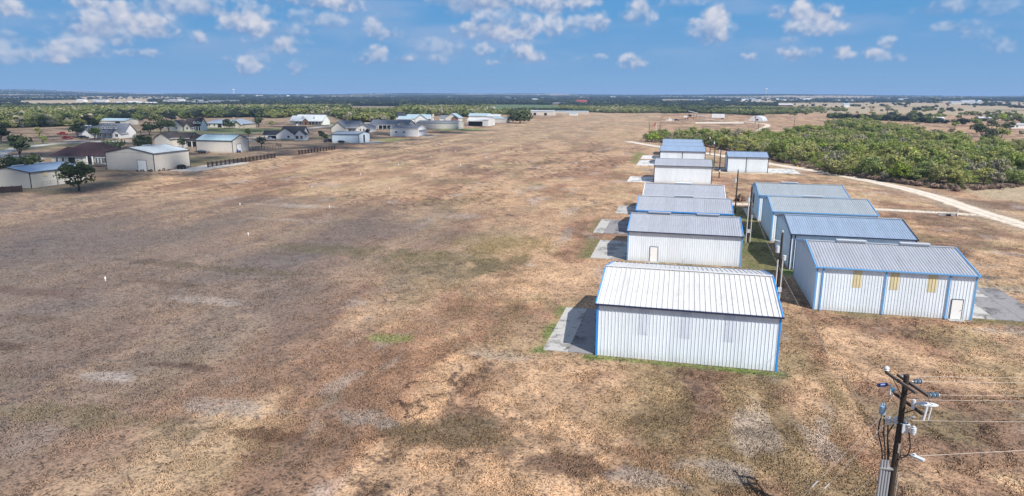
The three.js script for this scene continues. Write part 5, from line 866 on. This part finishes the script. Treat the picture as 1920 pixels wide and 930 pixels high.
  const bi = new THREE.InstancedMesh(bg, leafMat, bl.length); bl.forEach(([x, z, s, ry], i) => { q.setFromAxisAngle(V(0, 1, 0), ry); bi.setMatrixAt(i, mt.compose(V(x, 0, z), q, V(s, s, s))); }); bi.name = 'dead_brush'; bi.castShadow = bi.receiveShadow = true; tag(bi, 'pinkish brown dead brush along the near edge of the thicket', 'brush', null, 'stuff'); scene.add(bi);
}
// single trees and bushes in the open fields right of and behind the thicket
{
  const R = rng(61), kinds = [['lone green tree standing in the dry field beyond the thicket', MID, 6.5, 5], ['lone dark tree standing in the dry field beyond the thicket', [.06, .08, .035], 7, 5.5], ['lone grayish bush standing in the dry field beyond the thicket', GRAYT, 5, 3.2]].map(([label, tint, w, h]) => [label, { seed: sd++, w, h, base: h * .14, lobes: 9, n: 260, leaf: .42, tint, r: .14, limbs: 4 }]), first = [];
  for (let i = 0; i < 46; i++) { const k = i % 3, az = (10 + 14 * R()) * Math.PI / 180, r = 400 + 700 * R() * R(), x = Math.sin(az) * r, z = -Math.cos(az) * r; if (inPoly(THICKET, x, z) || Math.hypot(x - 216, z + 690) < 25 || Math.hypot(x - 238, z + 574) < 20 || Math.hypot(x - 269, z + 725) < 18) continue; let o = first[k]; if (!o) o = first[k] = tree('field_tree', kinds[k][0], x, z, kinds[k][1], kinds[k][0].replace('lone ', '').replace(' standing', 's').replace('trees', 'trees').replace(/^(\w+) (tree|bush)s? /, '$1 $2s ')); else { o = copyOf(o); o.position.set(x, 0, z); o.rotation.y = R() * 6; } const s = .6 + .7 * R(); o.scale.set(s, s, s); }
}
// woods of the plain, far too many to count
{
  const R = rng(1234), protos = [[[.018, .028, .022], 8.5, 5.8], [[.028, .042, .028], 8.5, 5.6], [[.12, .155, .05], 8, 5.8], [[.18, .205, .065], 7.5, 5.4], [[.22, .245, .085], 7, 5.6], [GRAYT, 7, 5.5]].map(([tint, w, h], i) => crownGeo(2000 + i, { seed: 2000 + i, w, h, base: .2, lobes: 13, n: 330, leaf: .58, tint, vary: .6, flat: .9 }));  // first leaf tint darkened to carry cloud shade over the far woods
  const lists = protos.map(() => []);
  for (let i = 0; i < 200000; i++) {
    const az = (-56 + 84 * R()) * Math.PI / 180, r = 420 * Math.pow(9000 / 420, Math.pow(R(), .95)), x = Math.sin(az) * r, z = -Math.cos(az) * r, w = woodDensity(x, z);
    if (R() > w * (r < 1300 ? .85 : .6)) continue;
    const n = fbm(x / 90, z / 90, 2, 71), u = R(), near = r < 1250;
    const k = near ? (n < .42 ? (u < .5 ? 1 : 2) : n < .56 ? (u < .6 ? 3 : 2) : (u < .5 ? 4 : u < .7 ? 5 : 3)) : (u < .55 ? 0 : u < .85 ? 1 : 2);
    const big = r < 1000 && az < -.3 ? 1.45 : r > 2500 ? 1.25 : 1; if (big > 1.4 && R() < .4) continue; lists[k].push([x, z, (.55 + .6 * R()) * big, R() * 6.28]);
  }
  const q = new THREE.Quaternion(), mt = new THREE.Matrix4(); let total = 0;
  lists.forEach((l, k) => { const im = new THREE.InstancedMesh(protos[k], leafMat, l.length); l.forEach(([x, z, s, ry], i) => { q.setFromAxisAngle(V(0, 1, 0), ry); im.setMatrixAt(i, mt.compose(V(x, landHeight(x, z) - .2, z), q, V(s, s * .95, s))); }); total += l.length; im.name = numbered('far_woods'); im.castShadow = im.receiveShadow = true; tag(im, ['shade darkened green', 'dark green', 'mid green', 'olive', 'pale olive', 'grayish'][k] + ' trees of the woods spreading over the plain to the horizon', 'woods', null, 'stuff'); scene.add(im); });
  console.log('woods', total);
}

// ---------------------------------------------------------------- a broken fair-weather cloud drifting high behind the viewpoint; its shade falls on the houses on the left
{
  const puff = new THREE.IcosahedronGeometry(1, 2), pp = puff.attributes.position; for (let i = 0; i < pp.count; i++) { const x = pp.getX(i), y = pp.getY(i), z = pp.getZ(i), k = .72 + .5 * vn(x * 2.3 + 9, y * 2.3 + z * 3.1, 5); pp.setXYZ(i, x * k, y * k * .8, z * k); } puff.computeVertexNormals();
  const m = mat('cloud_vapour', [.9, .9, .9], { roughness: 1 }), q = new THREE.Quaternion(), mt = new THREE.Matrix4();
  function cloud(label, seed, alt, n, size, cover, x0, x1, z0, z1) {
    const R = rng(seed), l = [];
    for (let i = 0; i < n; i++) { const x = lerp(x0, x1, R()), z = lerp(z0, z1, R()); if (R() > cover(x, z)) continue; const y = alt + (R() - .3) * size * 6, k = y / SUN_DIR.y; l.push([x + SUN_DIR.x * k, y, z + SUN_DIR.z * k, size * (.5 + R())]); }
    const im = new THREE.InstancedMesh(puff, m, l.length); l.forEach(([x, y, z, s], i) => { q.setFromAxisAngle(V(0, 1, 0), i); im.setMatrixAt(i, mt.compose(V(x, y, z), q, V(s * 1.2, s, s * 1.2))); });
    im.name = numbered('cloud'); im.castShadow = im.receiveShadow = true; tag(im, label, 'cloud', null, 'stuff'); scene.add(im);
  }
  const edge = (x, z, f, s) => (fbm(x / f, z / f, 3, s) - .5);
  cloud('broken white cloud high behind the viewpoint, shading the houses on the left', 2, 760, 3800, 3.4, (x, z) => .74 * sm(-118, -156, x + 14 * edge(x, z, 60, 6)) * sm(-108, -142, z - (x + 130) * .1 + 12 * edge(x, z, 70, 7)) * sm(-600, -420, z + x * .2 + 100 * edge(x, z, 90, 9)), -560, -100, -640, -90);
}

// ---------------------------------------------------------------- tufts of dry grass on the near field
{
  const R = rng(515), pos = [], nor = [];
  for (let i = 0; i < 7; i++) { const a = i * .9 + R(), x = Math.cos(a) * .35 * R(), z = Math.sin(a) * .35 * R(), h = .55 + .6 * R(), lx = (R() - .5) * 1.1, lz = (R() - .5) * 1.1, wx = Math.sin(a) * .22, wz = -Math.cos(a) * .22; pos.push(x - wx, -.05, z - wz, x + wx, -.05, z + wz, x + lx, h, z + lz); for (let k = 0; k < 3; k++) nor.push(lx * .3, 1, lz * .3); }
  const g = new THREE.BufferGeometry(); g.setAttribute('position', new THREE.Float32BufferAttribute(pos, 3)); g.setAttribute('normal', new THREE.Float32BufferAttribute(nor, 3));
  const m = new THREE.MeshStandardMaterial({ roughness: 1 }); m.name = 'dry_grass';
  const list = [], c = [0, 0, 0];
  const blocked = (x, z) => (x > -7 && x < 9.6 && z < -57.8) || (x > 14.5 && x < 39 && z < -77) || (x > -14.2 && x < -6 && z < -58);
  for (let i = 0; i < 420000 && list.length < 170000; i++) {
    const az = (-55 + 82 * R()) * Math.PI / 180, r = 30 * Math.pow(5.6, Math.pow(R(), .85)), x = Math.sin(az) * r, z = -Math.cos(az) * r; if (blocked(x, z)) continue;
    const cl = fbm(x / 1.3, z / 1.6, 3, 33), big = fbm(x / 9, z / 14, 2, 34); if (cl * .65 + big * .35 < .47 + .14 * R()) continue;
    list.push([x, z, cl]);
  }
  const im = new THREE.InstancedMesh(g, m, list.length), q = new THREE.Quaternion(), mt = new THREE.Matrix4(), col = new THREE.Color();
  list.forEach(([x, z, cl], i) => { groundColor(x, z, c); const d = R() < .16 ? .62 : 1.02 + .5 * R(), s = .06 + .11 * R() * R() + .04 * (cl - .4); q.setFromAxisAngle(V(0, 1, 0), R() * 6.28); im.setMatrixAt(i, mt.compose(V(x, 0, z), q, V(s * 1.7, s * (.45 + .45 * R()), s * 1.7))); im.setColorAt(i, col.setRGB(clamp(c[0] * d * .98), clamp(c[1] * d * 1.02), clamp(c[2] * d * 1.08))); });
  im.name = 'grass_tufts'; im.castShadow = im.receiveShadow = true; tag(im, 'short dry tufts of tan and brown grass on the near field', 'grass', null, 'stuff'); scene.add(im); console.log('tufts', list.length);
}

// ---------------------------------------------------------------- air and rendering
scene.fog = new THREE.FogExp2(new THREE.Color().setRGB(.40, .62, .95), 0.00012);
const renderer = new THREE.WebGLRenderer({ antialias: true });
renderer.toneMapping = THREE.LinearToneMapping;
renderer.toneMappingExposure = EXPOSURE;
renderer.shadowMap.enabled = true;
renderer.setSize(1024, 496);
renderer.render(scene, camera);
